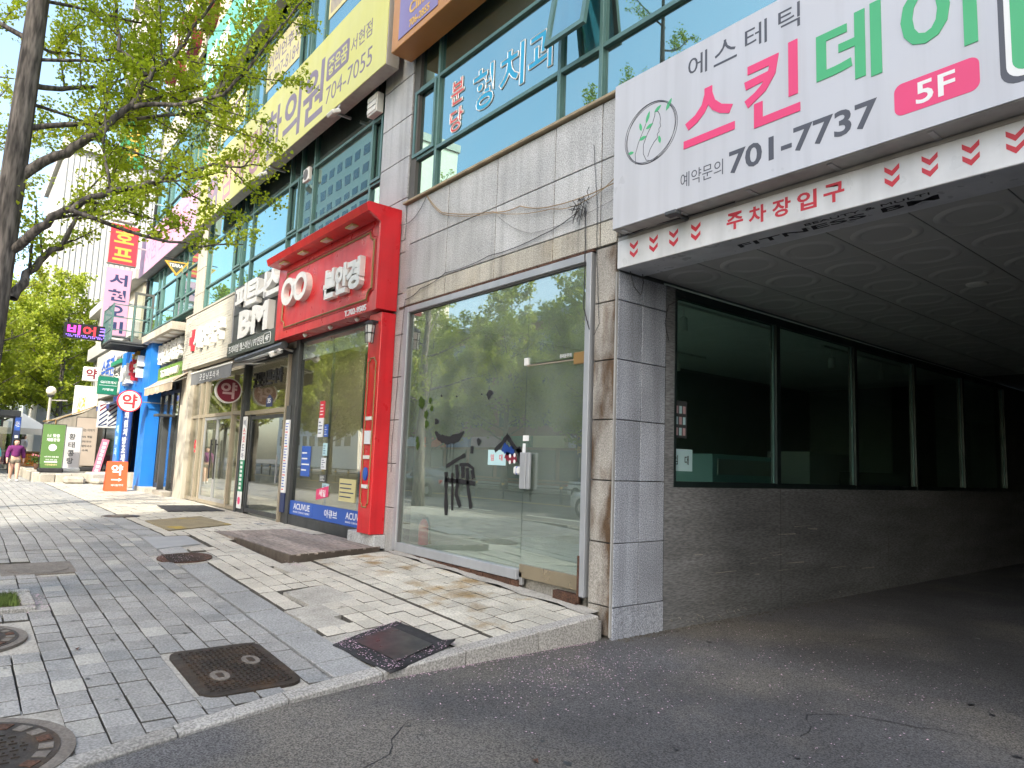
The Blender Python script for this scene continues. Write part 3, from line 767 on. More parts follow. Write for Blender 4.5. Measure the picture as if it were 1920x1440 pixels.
# storefront of the empty shop
f=MB()
f.box(-9.74,-9.625,-.03,.10,.0,3.86,.006); f.box(-5.585,-5.50,-.03,.10,-.02,3.86,.006); f.box(-9.625,-5.585,-.03,.10,3.765,3.86,.006); f.box(-9.625,-6.66,-.03,.10,.0,.125,.006)
sf=f.build('storefront_frame','alu_blue',B)
f=MB(); f.box(-9.625,-9.60,.0,.07,.125,3.765); f.box(-9.60,-5.585,.0,.07,3.745,3.765); f.build('frame_gasket','cable_grey',sf)
MB().box(-9.60,-6.664,.03,.042,.125,3.745).build('pane','glass_shop',sf)
MB().box(-6.655,-5.585,.03,.042,2.66,3.745).build('pane','glass_shop',sf)
d=MB().box(-6.650,-5.61,.028,.040,.19,2.63).build('glass_door','glass_shop',B)
MB().box(-6.655,-5.61,.012,.058,.03,.19,.004).build('bottom_rail','steel_door',d)
MB().box(-6.65,-5.62,.02,.05,2.63,2.645).build('top_rail','alu_tan',d)
MB().box(-5.80,-5.60,.012,.06,2.58,2.72,.006).build('patch_fitting','gold_line',d)
MB().box(-6.70,-6.62,.01,.06,2.64,2.74,.006).build('patch_fitting','white_panel',d)
MB().box(-6.645,-6.53,-.05,.0,1.10,1.545,.008).build('pull_handle','alu_blue',d)
MB().box(-6.525,-6.47,-.045,.0,1.10,1.545,.008).build('pull_handle','alu_blue',d)
MB().box(-6.80,-6.65,-.03,.06,1.27,1.37,.02).build('lock_box','white_panel',d)
MB().box(-6.745,-6.715,-.033,.063,1.268,1.372,.015).build('lock_band','print_blue',d)
MB().box(-6.655,-6.60,.012,.06,-.06,.10,.004).build('pivot','alu',d)
# rusty threshold pieces
f=MB()
for i in range(22):
    x=-9.7+i*.139; f.box(x,x+.137,-.02+random.uniform(-.02,.01),.06,-.07+random.uniform(-.02,.02)-.03*max(0,x+9.7)*.4,-.004+random.uniform(-.01,0))
f.box(-6.0,-5.62,-.02,.05,-.12,-.01)
stuff(f.build('rusty_threshold','rust',B))
MB().box(-5.60,-5.57,-.036,-.02,-.08,.42).build('frame_rust','rust',B)
MB().box(-9.60,-5.60,.11,.155,-.4,.12).build('sill_back','cement',B)
f=MB()
for i in range(9): f.box(-5.96+.5*i-4,-5.48+.5*i-4,-.012,.02,3.865+random.uniform(0,.006),3.897)
f.build('head_flashing','rust',B)
# decals on the glass: brush strokes
def stroke(pts,w,m='print_black',y=.022,parent=sf,name='brush_mark'):
    """a tapering ragged ink stroke on the glass, pts in (x,z)"""
    P=[Vector((p[0],0,p[1])) for p in pts]; L=[];Rr=[]
    n=len(P)
    for i,p in enumerate(P):
        tg=(P[min(i+1,n-1)]-P[max(i-1,0)]).normalized(); nn=Vector((-tg.z,0,tg.x))
        ww=(w[i] if isinstance(w,(list,tuple)) else w)*random.uniform(.8,1.2)
        L.append(p+nn*ww/2); Rr.append(p-nn*ww/2)
    v=[(q.x,y,q.z) for q in L]+[(q.x,y,q.z) for q in Rr]
    v+=[(a,y+.003,c) for a,_,c in v]
    f=[(i,i+1,n+i+1,n+i) for i in range(n-1)]+[(2*n+i,2*n+i+1,3*n+i+1,3*n+i) for i in range(n-1)]
    return mk(name,v,f,m,parent)
def smoothp(pts,k=6):
    out=[]
    for a,b in zip(pts[:-1],pts[1:]):
        for i in range(k): out.append((a[0]+(b[0]-a[0])*i/k,a[1]+(b[1]-a[1])*i/k))
    return out+[pts[-1]]
stroke(smoothp([(-8.72,1.83),(-8.6,1.74),(-8.38,1.70),(-8.12,1.74),(-7.98,1.82)]),[.03+.09*math.sin(math.pi*min(1,i/24)) for i in range(25)])
stroke(smoothp([(-8.38,1.33),(-8.15,1.42),(-7.92,1.50)]),.055)
stroke(smoothp([(-8.05,1.36),(-7.85,1.37),(-7.70,1.31)]),.04)
stroke(smoothp([(-8.40,1.135),(-8.0,1.13),(-7.66,1.115)]),.06)
stroke(smoothp([(-8.38,1.25),(-8.36,1.0),(-8.33,.64)]),.075); stroke(smoothp([(-8.22,1.24),(-8.2,1.0),(-8.18,.72)]),.05)
stroke(smoothp([(-8.12,1.36),(-8.08,1.1),(-8.10,.95),(-7.99,.78)]),.07); stroke(smoothp([(-7.86,1.32),(-7.82,1.05),(-7.73,.78)]),.07)
stroke(smoothp([(-7.97,1.34),(-7.95,1.18)]),.08); stroke(smoothp([(-7.74,1.3),(-7.70,1.18)]),.08)
stroke(smoothp([(-7.25,1.56),(-7.10,1.66),(-6.98,1.77)]),.06); stroke(smoothp([(-7.0,1.75),(-6.86,1.62),(-6.72,1.55)]),.06)
stroke(smoothp([(-7.08,1.62),(-6.95,1.55),(-6.85,1.58)]),.12,'blue_dark'); stroke(smoothp([(-7.02,1.52),(-6.9,1.46),(-6.8,1.49)]),.10,'maroon')
stroke(smoothp([(-6.78,1.6),(-6.70,1.5),(-6.72,1.4)]),.09)
for cx,cz,r_ in ((-9.15,2.28,.11),(-9.0,2.1,.07),(-8.9,2.3,.06),(-8.85,2.18,.05),(-8.97,1.95,.06),(-9.22,1.72,.05),(-9.2,1.62,.06),(-8.7,1.98,.05),(-7.42,2.32,.07),(-7.6,2.33,.012),(-8.2,2.33,.015),(-8.6,2.36,.02),(-7.62,1.68,.05)):
    P=[(cx+r_*math.cos(k*.628)*random.uniform(.55,1.2),cz+r_*math.sin(k*.628)*random.uniform(.55,1.2)) for k in range(10)]
    MB().prism(P,'xz',.021,.024).build('ink_blot','hedge_leaf' if cx<-8.8 else 'print_black',sf)
for cx,cz in ((-6.92,1.50),(-6.83,1.51),(-6.92,1.42),(-6.83,1.43)):
    MB().prism([(cx+.022*math.cos(k*.628),cz+.026*math.sin(k*.628)) for k in range(10)],'xz',.018,.020).build('white_dot','print_white',sf)
MB().box(-7.80,-7.73,.020,.023,1.52,1.62).build('ink_block','print_black',sf)
for x,z0,z1 in ((-8.38,1.3,1.7),(-8.22,1.2,1.68),(-8.3,1.45,1.66)): MB().box(x,x+.006,.021,.024,z0,z1).build('ink_drip','print_black',sf)
def notice(c,w,h,label,frame=FACADE):
    x,y,z=c
    t=thing('rental_notice',label,'notice',(x,y,z-h/2))
    if frame is FACADE:
        MB().box(x-w/2,x+w/2,y,y+.003,z-h/2,z+h/2).build('paper','paper_blue',t); sc=((x,y-.0005,z))
    else:
        MB().box(x-.003,x,y-w/2,y+w/2,z-h/2,z+h/2).build('paper','paper_blue',t); sc=((x+.0005,y,z))
    d=np.array(frame[0],float)*w*.25
    txt('임',tuple(np.array(sc)-d),w*.18,h*.42,.001,'print_red' if frame is FACADE else 'print_black',t,frame)
    txt('대',tuple(np.array(sc)+d*.95),w*.18,h*.42,.001,'print_red' if frame is FACADE else 'print_black',t,frame)
notice((-7.205,.024,1.475),.38,.20,'pale blue rental notice taped on the big shop glass')
notice((-5.149,1.20,1.52),.42,.26,'pale blue rental notice inside the dark driveway window',BLADE)
t=thing('flyer_strip','small printed flyer stuck inside the driveway window above the notice','flyer',(-5.149,1.18,1.75))
MB().box(-5.152,-5.149,1.06,1.30,1.78,2.22).build('paper','charcoal',t)
for i in range(3):
    for j in range(3): MB().box(-5.149,-5.148,1.08+.07*i,1.13+.07*i,1.81+.13*j,1.90+.13*j).build('print','paper_blue' if (i+j)%2 else 'maroon_light',t)
tag(MB().box(-6.68,-6.57,.022,.026,1.69,1.76).build('sticker','print_white'),'small white sticker on the glass joint, upper of two','sticker')
tag(MB().box(-6.68,-6.625,.022,.026,1.54,1.66).build('sticker','paper_white'),'narrow white sticker on the glass joint just above the door handle','sticker')
tx=txt('유리문주의',(-5.95,.027,2.70),.2,.05,.001,'print_white',sf,name='glass_lettering')

# ---- window bands
def band(x0,x1,z0,z1,xs,zs,y=.10,fw=.06,openers=(),nm='window'):
    X=[x0]+xs+[x1]; Zs=[z0]+zs+[z1]
    f=MB()
    for i,x in enumerate(X):
        e = fw*.5 if 0<i<len(X)-1 else fw*.5
        f.box(x-e,x+e,y-.06,y+.06,z0-fw/2,z1+fw/2,.004)
    for z in Zs:
        for a,b in zip(X[:-1],X[1:]): f.box(a+fw/2,b-fw/2,y-.055,y+.055,z-fw/2,z+fw/2,.004)
    W=f.build(nm,'teal_frame',B)
    for i,(a,b) in enumerate(zip(X[:-1],X[1:])):
        for j,(c,d) in enumerate(zip(Zs[:-1],Zs[1:])):
            a2,b2,c2,d2=a+fw/2,b-fw/2,c+fw/2,d-fw/2
            if (i,j) in openers:
                q=MB(); s_=.055
                q.box(a2,a2+s_,y-.085,y-.03,c2,d2); q.box(b2-s_,b2,y-.085,y-.03,c2,d2); q.box(a2+s_,b2-s_,y-.085,y-.03,c2,c2+s_); q.box(a2+s_,b2-s_,y-.085,y-.03,d2-s_,d2)
                q.build('sash','teal_frame',W); a2+=s_;b2-=s_;c2+=s_;d2-=s_
            MB().box(a2,b2,y-.006,y+.004,c2,d2).build('pane','glass_teal',W)
    return W
# second floor above the empty shop and the driveway
W1=band(-9.90,3.0,5.72,8.55,[-9.18,-6.24,-5.50,-2.6,-1.9],[6.42,7.66],openers={(0,1)})
MB().box(-9.96,3.0,-.06,.10,5.648,5.69,.006).build('window_sill','sill_tan',B)
MB().box(-9.9,3.0,.5,.55,5.7,8.6).build('blind','blind',B)
q=MB()   # the awning sash standing open
for a,b,c,d in ((-6.22,-6.15,0,1.45),(-5.59,-5.52,0,1.45)): q.box(a,b,-.02,.03,-d,0)
q.box(-6.15,-5.59,-.02,.03,-.07,0); q.box(-6.15,-5.59,-.02,.03,-1.45,-1.38)
q.xf(Matrix.Translation((0,.0,8.05))@Matrix.Rotation(math.radians(-9),4,'X'))
osash=q.build('open_sash','teal_frame',W1)
q=MB().box(-6.15,-5.59,.0,.008,-1.38,-.07); q.xf(Matrix.Translation((0,.0,8.05))@Matrix.Rotation(math.radians(-9),4,'X')); q.build('pane','glass_teal',osash)
# lettering on that window
for ch,cx,w_,z0,z1,m in (('형',-7.97,.52,6.60,7.27,'cyan_letter'),('치',-7.29,.56,6.62,7.26,'cyan_letter'),('과',-6.63,.58,6.62,7.26,'cyan_letter'),('분',-8.66,.36,6.98,7.38,'red_letter'),('당',-8.66,.36,6.52,6.90,'red_letter')):
    txt_outline(ch,(cx,.0845,(z0+z1)/2),w_,z1-z0,.009,'print_white',W1,off=.024)
    txt(ch,(cx,.0855,(z0+z1)/2),w_,z1-z0,.002,m,W1,off=.024,name='window_letter')
# second floor, middle bay
XS=[-22.2,-19.6,-18.9,-18.15,-15.6,-14.95,-14.2,-11.45]
W2=band(-22.24,-10.98,5.78,8.6,XS[1:],[6.44,7.72],openers={(1,1),(4,1),(7,1)})
MB().box(-22.2,-11,.55,.6,5.7,8.7).build('blind','blind',B)
MB().box(-22.2,-11,.02,.3,5.66,5.745).build('window_sill','granite',B)
W3=band(-22.24,-10.98,9.9,12.75,XS[1:],[10.55,12.32],openers={(1,1),(4,1),(7,1)})
MB().box(-22.2,-11,.6,.65,9.9,12.9).build('blind','blind',B)
W3b=band(-22.24,-10.98,14.6,17.4,XS[1:],[15.2,16.8]); MB().box(-22.2,-11,.5,.6,13.0,14.55).build('spandrel_panel','cream_wall',B)
MB().box(-22.24,-10.98,.2,.5,8.68,9.84).build('spandrel_panel','granite',B)
panels(-23.25,-22.25,3.9,18,[],[3.9+.8*k for k in range(20)],'granite_warm')
# third floor window posters
def poster(x0,x1,z0,z1,m,parent,y=.083): return MB().box(x0,x1,y,y+.004,z0,z1).build('window_poster',m,parent)
p=poster(-22.1,-19.72,11.0,12.25,'sign_yellow',W3); txt('라파',(-20.9,.083,11.6),1.9,.85,.001,'mauve',p,off=.03)
p=poster(-18.1,-15.68,11.05,12.25,'sign_yellow',W3); txt('이비인후과',(-16.9,.083,11.85),2.2,.42,.001,'mauve',p,off=.02); txt('T.707-8184',(-16.9,.083,11.35),2.1,.36,.001,'mauve',p,off=.0)
p=poster(-14.1,-11.55,11.15,12.25,'sign_yellow',W3)
for k in range(34): MB().box(-14.0+.07*k,-13.96+.07*k,.0815,.083,11.25,11.25+random.uniform(.3,.9)).build('print','mauve',p)
# left bay
XL=[-30.6,-29.0,-28.3,-26.0,-25.3,-24.6]
W4=band(-31.1,-23.3,6.02,8.3,XL,[6.6,7.5],openers={(2,1),(4,1)}); MB().box(-31,-23.3,.55,.6,5.9,8.4).build('blind','blind',B)
W5=band(-31.1,-23.3,10.1,13.2,XL,[10.8,12.4],openers={(2,1),(4,1)}); MB().box(-31,-23.3,.55,.6,9.9,13.3).build('blind','blind',B)
W6=band(-31.1,-23.3,14.6,17.4,XL,[15.2,16.8])
MB().box(-31.2,-23.26,.02,.3,8.38,10.0).build('spandrel_panel','cream_wall',B); MB().box(-31.2,-23.26,.02,.3,13.3,14.5).build('spandrel_panel','cream_wall',B)
# ---- optician front
f=MB(); f.box(-14.25,-14.08,-.04,.10,-.02,3.86,.005); f.box(-14.08,-10.90,-.02,.10,.0,.20,.004); f.box(-14.08,-10.9,.0,.1,3.78,3.86)
of=f.build('optician_front','alu_dark',B)
MB().box(-14.08,-12.55,.03,.042,.49,3.78).build('pane','glass_plain',of); MB().box(-12.54,-10.92,.03,.042,.49,3.78).build('pane','glass_plain',of)
for x in (-12.56,-11.2): MB().box(x,x+.03,.05,.09,.49,3.78).build('glass_fin','alu',of)
MB().box(-14.06,-10.92,.05,.07,3.42,3.78).build('roller_blind','white_panel',of)
ac=MB().box(-14.07,-12.93,.0,.025,.21,.49).build('film_band','print_blue',of); MB().box(-12.92,-10.75,.0,.025,.21,.49).build('film_band','print_blue',of)
txt('ACUVUE',(-13.47,.0,.385),.82,.12,.002,'print_white',of); txt('BRAND CONTACT LENSES',(-13.47,.0,.275),.82,.032,.002,'print_white',of,off=0)
txt('아큐브',(-12.1,.0,.355),.55,.15,.002,'print_white',of); txt('ACUVUE',(-11.1,.0,.385),.75,.12,.002,'print_white',of); txt('BRAND CONTACT LENSES',(-11.1,.0,.275),.75,.032,.002,'print_white',of,off=0)
# stickers on the optician glass
for x0,x1,z0,z1,m in ((-12.95,-12.72,2.15,2.48,'print_red'),(-12.98,-12.74,1.78,2.15,'paper_white'),(-12.68,-12.5,1.78,2.02,'print_blue'),(-12.68,-12.48,1.42,1.66,'paper_blue'),(-12.72,-12.5,1.16,1.38,'paper_white'),(-12.75,-12.45,.92,1.06,'charcoal'),(-13.7,-13.25,1.0,1.6,'print_blue'),(-12.6,-12.3,.75,.9,'paper_blue'),(-11.85,-11.2,.62,1.02,'sign_yellow')):
    s_=MB().box(x0,x1,.020,.026,z0,z1).build('sticker',m,of)
    for k in range(4): MB().box(x0+.03,x1-.03-(x1-x0)*random.uniform(0,.4),.0185,.020,z0+(z1-z0)*(.18+.19*k),z0+(z1-z0)*(.22+.19*k)+.004).build('print','print_white' if m in('print_red','print_blue','charcoal') else 'print_navy',s_)
s_=MB().prism([(-12.85,.57),(-12.3,.66),(-12.3,.86),(-12.85,.77)],'xz',.018,.024).build('sale_sticker','pink',of); txt('세일',(-12.57,.018,.715),.3,.13,.001,'print_white',s_,off=.03)
r=MB(); r.box(-14.3,-10.9,.15,6,-.4,.02); r.build('optician_floor','room_warm',B)
r=MB(); r.box(-14.35,-14.25,.12,6,-.2,3.9); r.box(-10.95,-10.9,.5,6,0,3.9); r.box(-14.3,-10.9,6,6.1,0,3.9); r.build('optician_wall','room_warm',B)
MB().box(-14.3,-10.9,.12,6,3.80,3.88).build('optician_ceiling','room_white',B)
for x,y in ((-13.4,2.0),(-12.4,2.2),(-11.7,3.4),(-13.2,3.6),(-12.2,4.6)):
    MB().lathe([(.12,-.01),(.10,-.03)],(x,y,3.80),14).build('downlight','lamp_bright',B)
for i,(x,z,m) in enumerate(((-13.2,.5,'blue_dark'),(-12.3,.5,'far_grey'),(-11.5,.5,'room_dark'))):
    c=MB().box(x-.35,x+.35,3.2,3.6,0.02,1.25,.01).build('display_cabinet',m,B)
    for k in range(3): MB().box(x-.3,x+.3,3.15,3.2,.3+.3*k,.32+.3*k).build('shelf','alu',c)
MB().box(-13.9,-11,5.5,5.9,.02,2.3).build('wall_shelf','room_dark',B)
# ---- plaza entrance with shelves inside
f=MB(); f.box(-17.55,-17.40,-.05,.12,-.02,3.66,.005); f.box(-14.55,-14.27,.0,.12,-.02,3.66,.005); f.box(-17.4,-14.55,-.02,.10,3.58,3.72); f.box(-17.38,-16.95,-.02,.08,0,.12)
ef=f.build('entrance_frame','alu_dark',B)
MB().box(-17.4,-14.55,.0,.08,2.34,2.44,.004).build('transom','alu_tan',ef)
MB().box(-16.95,-16.88,-.02,.1,0,2.34).build('door_post','alu_dark',ef); MB().box(-14.64,-14.56,-.06,.1,0,3.58).build('door_post','alu_tan',ef)
MB().box(-17.4,-14.64,.03,.042,2.44,3.58).build('pane','glass_plain',ef)
for i,ch in enumerate('굿모닝프라자'): txt(ch,(-16.6+i*.315,-.03,3.14+.005*i),.27,.34,.05,'black_paint',ef,off=.03,name='letter')
n_=MB().prism([(-16.0,2.49),(-15.62,2.49),(-15.62,2.68),(-15.81,2.77),(-16.0,2.68)],'xz',.015,.026).build('address_plate','print_navy',ef); txt('35',(-15.81,.015,2.63),.2,.11,.002,'print_white',n_)
dl=MB(); dl.box(-16.86,-16.79,-.01,.03,.04,2.3); dl.box(-14.74,-14.66,-.01,.03,.04,2.3); dl.box(-16.79,-14.74,-.01,.03,.04,.14); dl.box(-16.79,-14.74,-.01,.03,2.22,2.3)
dr=dl.build('entrance_door','alu_dark',B); MB().box(-16.79,-14.74,.005,.015,.14,2.22).build('pane','glass_plain',dr)
MB().box(-14.9,-14.87,-.06,-.03,.8,1.4).build('door_handle','alu',dr)
# narrow paper banners either side of the entrance
t=thing('price_banner','white paper price list banner right of the plaza entrance','banner',(-14.4,-.06,.2))
MB().box(-14.53,-14.30,-.045,-.02,.62,2.15).build('sheet','paper_white',t); MB().box(-14.53,-14.30,-.045,-.02,2.15,2.45).build('head','charcoal',t); MB().box(-14.53,-14.30,-.045,-.02,.22,.62).build('foot','print_navy',t)
for k in range(24): MB().box(-14.50,-14.34-random.uniform(0,.06),-.048,-.046,.68+.06*k,.70+.06*k).build('print','print_blue' if k%5 else 'print_red',t)
t=thing('vertical_banner','narrow vertical banner with green middle left of the plaza entrance','banner',(-17.2,-.06,.1))
MB().box(-17.32,-17.03,-.05,-.03,.1,.5).build('foot','paper_white',t); MB().box(-17.32,-17.03,-.05,-.03,.5,1.25).build('middle','plaster_green_sign',t); MB().box(-17.32,-17.03,-.05,-.03,1.25,2.3).build('head','paper_white',t)
for i,ch in enumerate('비스킷드아'): txt(ch,(-17.17,-.05,2.15-.2*i),.17,.15,.002,'print_red' if i in(1,2) else 'print_navy',t)
for i in range(7): MB().box(-17.25,-17.1,-.053,-.05,.55+.1*i,.61+.1*i).build('print','print_white',t)
MB().lathe([(.09,0),(.09,-.004)],(-17.17,-.051,.28),14,'y').build('round_print','pink',t)
r=MB(); r.box(-17.5,-14.3,.12,5,-.4,.03); r.build('lobby_floor','room_floor',B)
r=MB(); r.box(-17.55,-17.45,.12,5,0,3.9); r.box(-17.5,-14.3,5,5.1,0,3.9); r.box(-17.5,-14.3,.12,5,3.72,3.9); r.build('lobby_wall','room_warm',B)
MB().lathe([(.33,0),(.33,-.03)],(-16.3,2.0,3.0),20,'y').build('lobby_lamp','lamp_glow',B)
t=thing('display_shelf','wire display shelf of small packs inside the plaza entrance','shelf',(-15.9,1.4,.03))
MB().box(-17.1,-14.6,1.55,1.6,.05,1.85).build('back_panel','teal_frame',t)
for j in range(6):
    MB().box(-17.1,-14.6,1.2,1.55,.16+.30*j,.18+.30*j).build('shelf_board','alu',t)
    for i in range(8):
        hh=random.uniform(.16,.25); x=-17.05+.305*i
        MB().box(x,x+.26,1.22,1.42,.185+.30*j,.185+.30*j+hh,.005).build('pack',('far_grey','paper_white','blue_dark','paper_blue')[(i*3+j*j)%4 if j>1 else 2],t)
# ---- pharmacy front
f=MB()
for x in (-22.15,-21.4,-20.9,-18.35,-17.62): f.box(x-.045,x+.045,-.03,.09,.02,3.5,.004)
for a,b in ((-22.1,-21.45),(-21.35,-20.95),(-20.85,-18.4),(-18.3,-17.66)):
    f.box(a,b,-.02,.08,.02,.11); f.box(a,b,-.02,.08,2.38,2.47); f.box(a,b,-.02,.08,3.42,3.5)
pf_=f.build('pharmacy_front','alu_tan',B)
for a,b in ((-22.1,-21.45),(-21.35,-20.95),(-18.3,-17.66)):
    MB().box(a,b,.03,.04,.11,2.38).build('pane','glass_plain',pf_); MB().box(a,b,.03,.04,2.47,3.42).build('pane','glass_plain',pf_)
MB().box(-20.85,-18.4,.03,.04,2.47,3.42).build('pane','glass_plain',pf_)
for a,b in ((-20.84,-19.64),(-19.61,-18.41)):
    d_=MB(); d_.box(a,a+.05,.0,.05,.03,2.37); d_.box(b-.05,b,.0,.05,.03,2.37); d_.box(a+.05,b-.05,.0,.05,.03,.2); d_.box(a+.05,b-.05,.0,.05,2.3,2.37)
    d_=d_.build('pharmacy_door','alu',B); MB().box(a+.05,b-.05,.02,.03,.2,2.3).build('pane','glass_plain',d_)
    hx=b-.22 if a<-20 else a+.18
    MB().box(hx,hx+.035,-.07,-.035,.7,1.75).build('bar_handle','black_paint',d_); MB().box(hx,hx+.035,-.035,.0,1.6,1.64).build('handle_bracket','black_paint',d_)
txt('약',(-21.68,.026,1.52),.3,.55,.003,'print_red',pf_,off=.03,name='window_letter')
r=MB(); r.box(-22.2,-17.55,.12,5,-.4,.03); r.build('pharmacy_floor','room_warm',B)
r=MB(); r.box(-22.3,-22.2,.5,5,0,3.9); r.box(-22.2,-17.55,5,5.1,0,3.9); r.box(-22.2,-17.55,.12,5,3.6,3.9); r.build('pharmacy_wall','room_warm',B)
for j in range(5): MB().box(-22,-18,4.4,4.9,.3+.45*j,.33+.45*j).build('wall_shelf','far_grey',B)
# cream pilaster
MB().box(-23.22,-22.22,-.14,.5,-.03,3.88,.01).build('pilaster','cream_wall',B)
# ---- black-signed shop front
f=MB()
for x in (-27.2,-26.4,-25.5,-24.7,-23.95,-23.35): f.box(x-.04,x+.04,.0,.1,.1,3.7,.004)
f.box(-27.2,-23.35,.0,.1,3.3,3.4); f.box(-27.2,-25.5,.0,.1,.1,.3)
ff=f.build('restaurant_front','alu_dark',B)
for a,b in ((-27.16,-26.44),(-26.36,-25.54),(-25.46,-24.74),(-24.66,-23.99),(-23.91,-23.39)): MB().box(a,b,.04,.05,.12,3.3).build('pane','glass_plain',ff)
for k in range(30): MB().box(-26.3,-25.6,.12,.14,.9+.075*k,.95+.075*k).build('blind_slat','blind',ff)
MB().box(-25.4,-24.9,.12,.16,.4,2.4).build('poster_panel','print_blue',ff); MB().box(-24.6,-24.1,.12,.16,.3,2.6).build('poster_panel','dark_green_grey',ff)
MB().box(-27.3,-25.6,-.45,-.02,-.02,.16,.01).build('door_step','cement',B); MB().box(-24.9,-23.4,-.35,-.02,-.02,.14,.01).build('door_step','stone_edge',B)
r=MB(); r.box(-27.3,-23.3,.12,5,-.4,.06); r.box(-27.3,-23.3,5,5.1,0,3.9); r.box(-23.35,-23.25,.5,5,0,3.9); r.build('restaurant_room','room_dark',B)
MB().box(-25.0,-24.4,-.5,-.02,2.5,2.58,.01).build('door_canopy','charcoal',B)
MB().box(-25.05,-24.95,-.2,-.02,.1,2.5).build('door_canopy_post','charcoal',B)

# ============================================================ SIGNS ON THE FACADE
def light_box(x0,x1,y0,y1,z0,z1,face,cab,t,lip=.03):
    """a lit cabinet: metal body, printed face just proud of it"""
    MB().box(x0,x1,y0+.012,y1,z0,z1,.006).build('cabinet',cab,t)
    MB().box(x0+lip*.3,x1-lip*.3,y0,y0+.0115,z0+lip*.3,z1-lip*.3).build('face',face,t)
# --- white sign over the driveway
t=thing('shop_sign','large white sign with pink and green lettering above the driveway','sign',(-2,-.1,3.93))
light_box(-4.98,1.6,-.25,.03,3.93,5.57,'white_face','grey_cabinet',t)
WY=-.25
for k in range(9): MB().box(-4.9+.75*k,-4.86+.75*k,-.2,-.02,3.922,3.929).build('bracket','alu',t)
for ch,cx,w_ in (('에',-3.89,.22),('스',-3.58,.25),('테',-3.26,.22),('틱',-2.94,.2)): txt(ch,(cx,WY,5.335),w_,.225,.002,'dark_letter',t,off=.0,name='lettering')
for ch,cx,w_,z0,z1,m in (('스',-3.76,.57,4.52,5.05,'pink'),('킨',-3.11,.53,4.45,5.11,'pink'),('데',-2.44,.52,4.50,5.11,'leaf_green'),('이',-1.79,.50,4.45,5.11,'leaf_green')):
    txt(ch,(cx,WY,(z0+z1)/2),w_,z1-z0,.006,m,t,off=.022,name='lettering')
txt('예약문의',(-3.84,WY,4.205),.48,.15,.002,'dark_letter',t,off=-.005); txt('701-7737',(-2.88,WY,4.21),1.31,.22,.002,'dark_letter',t,off=.022)
P=rrect(-2.10,-1.54,4.10,4.35,.06); MB().prism(P,'xz',WY-.002,WY).build('floor_badge','pink',t); txt('5F',(-1.82,WY-.002,4.225),.26,.17,.002,'print_white',t,off=.015)
P=rrect(-1.42,.2,4.05,5.2,.1); MB().prism(P,'xz',WY-.0015,WY).build('panel_edge','dark_letter',t)
P=rrect(-1.385,.17,4.09,5.16,.09); MB().prism(P,'xz',WY-.0025,WY-.0016).build('panel_gap','print_white',t)
P=rrect(-1.35,.14,4.13,5.12,.08); MB().prism(P,'xz',WY-.0035,WY-.0026).build('panel_green','leaf_green',t)
cx,cz=-4.47,4.85
lg=MB()
for a,b,r_ in ((.345,.325,0),(.33,.30,.35),(.315,.322,-.5)):
    lg.tube([(cx+a*math.cos(k*.157)*math.cos(r_)-b*math.sin(k*.157)*math.sin(r_),WY-.001,cz+a*math.cos(k*.157)*math.sin(r_)+b*math.sin(k*.157)*math.cos(r_)) for k in range(40)],.0035,4,True)
face=[(-.03,-.25),(.0,-.18),(.05,-.12),(.10,-.085),(.09,-.05),(.115,-.03),(.11,.0),(.135,.02),(.125,.06),(.13,.10),(.12,.15),(.10,.19),(.06,.215),(.055,.16),(.02,.08),(-.04,.0),(-.09,-.1),(-.09,-.2),(-.05,-.28),(.03,-.315),(.1,-.29)]
lg.tube([(cx+a,WY-.001,cz+b) for a,b in face],.0035,4)
stem=[(-.19,-.28),(-.2,-.17),(-.16,-.06),(-.11,.03),(-.06,.12)]
lg.tube([(cx+a,WY-.001,cz+b) for a,b in stem],.0035,4)
lg.build('logo_outline','dark_letter',t)
def leafp(x,z,L,w_,an):
    P=[];c,s_=math.cos(an),math.sin(an)
    for u,v in ((0,0),(.25,.8),(.55,1),(.85,.5),(1,0),(.85,-.5),(.55,-1),(.25,-.8)):
        a,b=u*L,v*w_/2; P.append((x+a*c-b*s_,z+a*s_+b*c))
    return P
for x,z,L,w_,an in ((-.06,.12,.13,.04,1.2),(-.12,.06,.1,.035,1.8),(-.06,.06,.1,.04,.3),(-.15,-.03,.1,.04,.1),(.05,.2,.1,.04,.5),(.2,.16,.13,.045,1.0),(.13,-.16,.09,.035,1.75),(-.22,-.14,.08,.035,3.0)):
    MB().prism(leafp(cx+x,cz+z,L,w_,an),'xz',WY-.003,WY-.0005).build('logo_leaf','leaf_green',t)
# --- parking fascia
t=thing('parking_fascia','white fascia with red chevrons and parking entrance lettering under the big sign','sign',(-2,.1,3.57))
MB().box(-5.10,2.0,-.03,.40,3.575,3.885,.006).build('fascia_box','strip_face',t)
MB().box(-5.10,2.0,-.02,.06,3.89,3.925).build('top_channel','grey_cabinet',t)
for cx in (-4.86,-4.59,-4.33,-4.06,-2.22,-1.95,-1.68,-1.41,-1.14,-.87):
    for dz in (.045,-.045):
        z=3.745+dz; a=.055; MB().prism([(cx-a,z+.045),(cx,z),(cx+a,z+.045),(cx+a,z+.005),(cx,z-.045),(cx-a,z+.005)],'xz',-.033,-.0302).build('chevron','chev_red',t)
for i,ch in enumerate('주차장입구'): txt(ch,(-3.15+(-2+i)*.235,-.0302,3.745),.175,.165,.003,'chev_red',t,off=.025)
txt('FITNESS BM',(-2.85,.20,3.5745),1.75,.10,.002,'print_black',t,SOFFIT,off=.01,shear=.25); txt('BEAUTY & MULTI',(-2.5,.085,3.5745),1.0,.05,.002,'print_black',t,SOFFIT,off=.0,shear=.25)
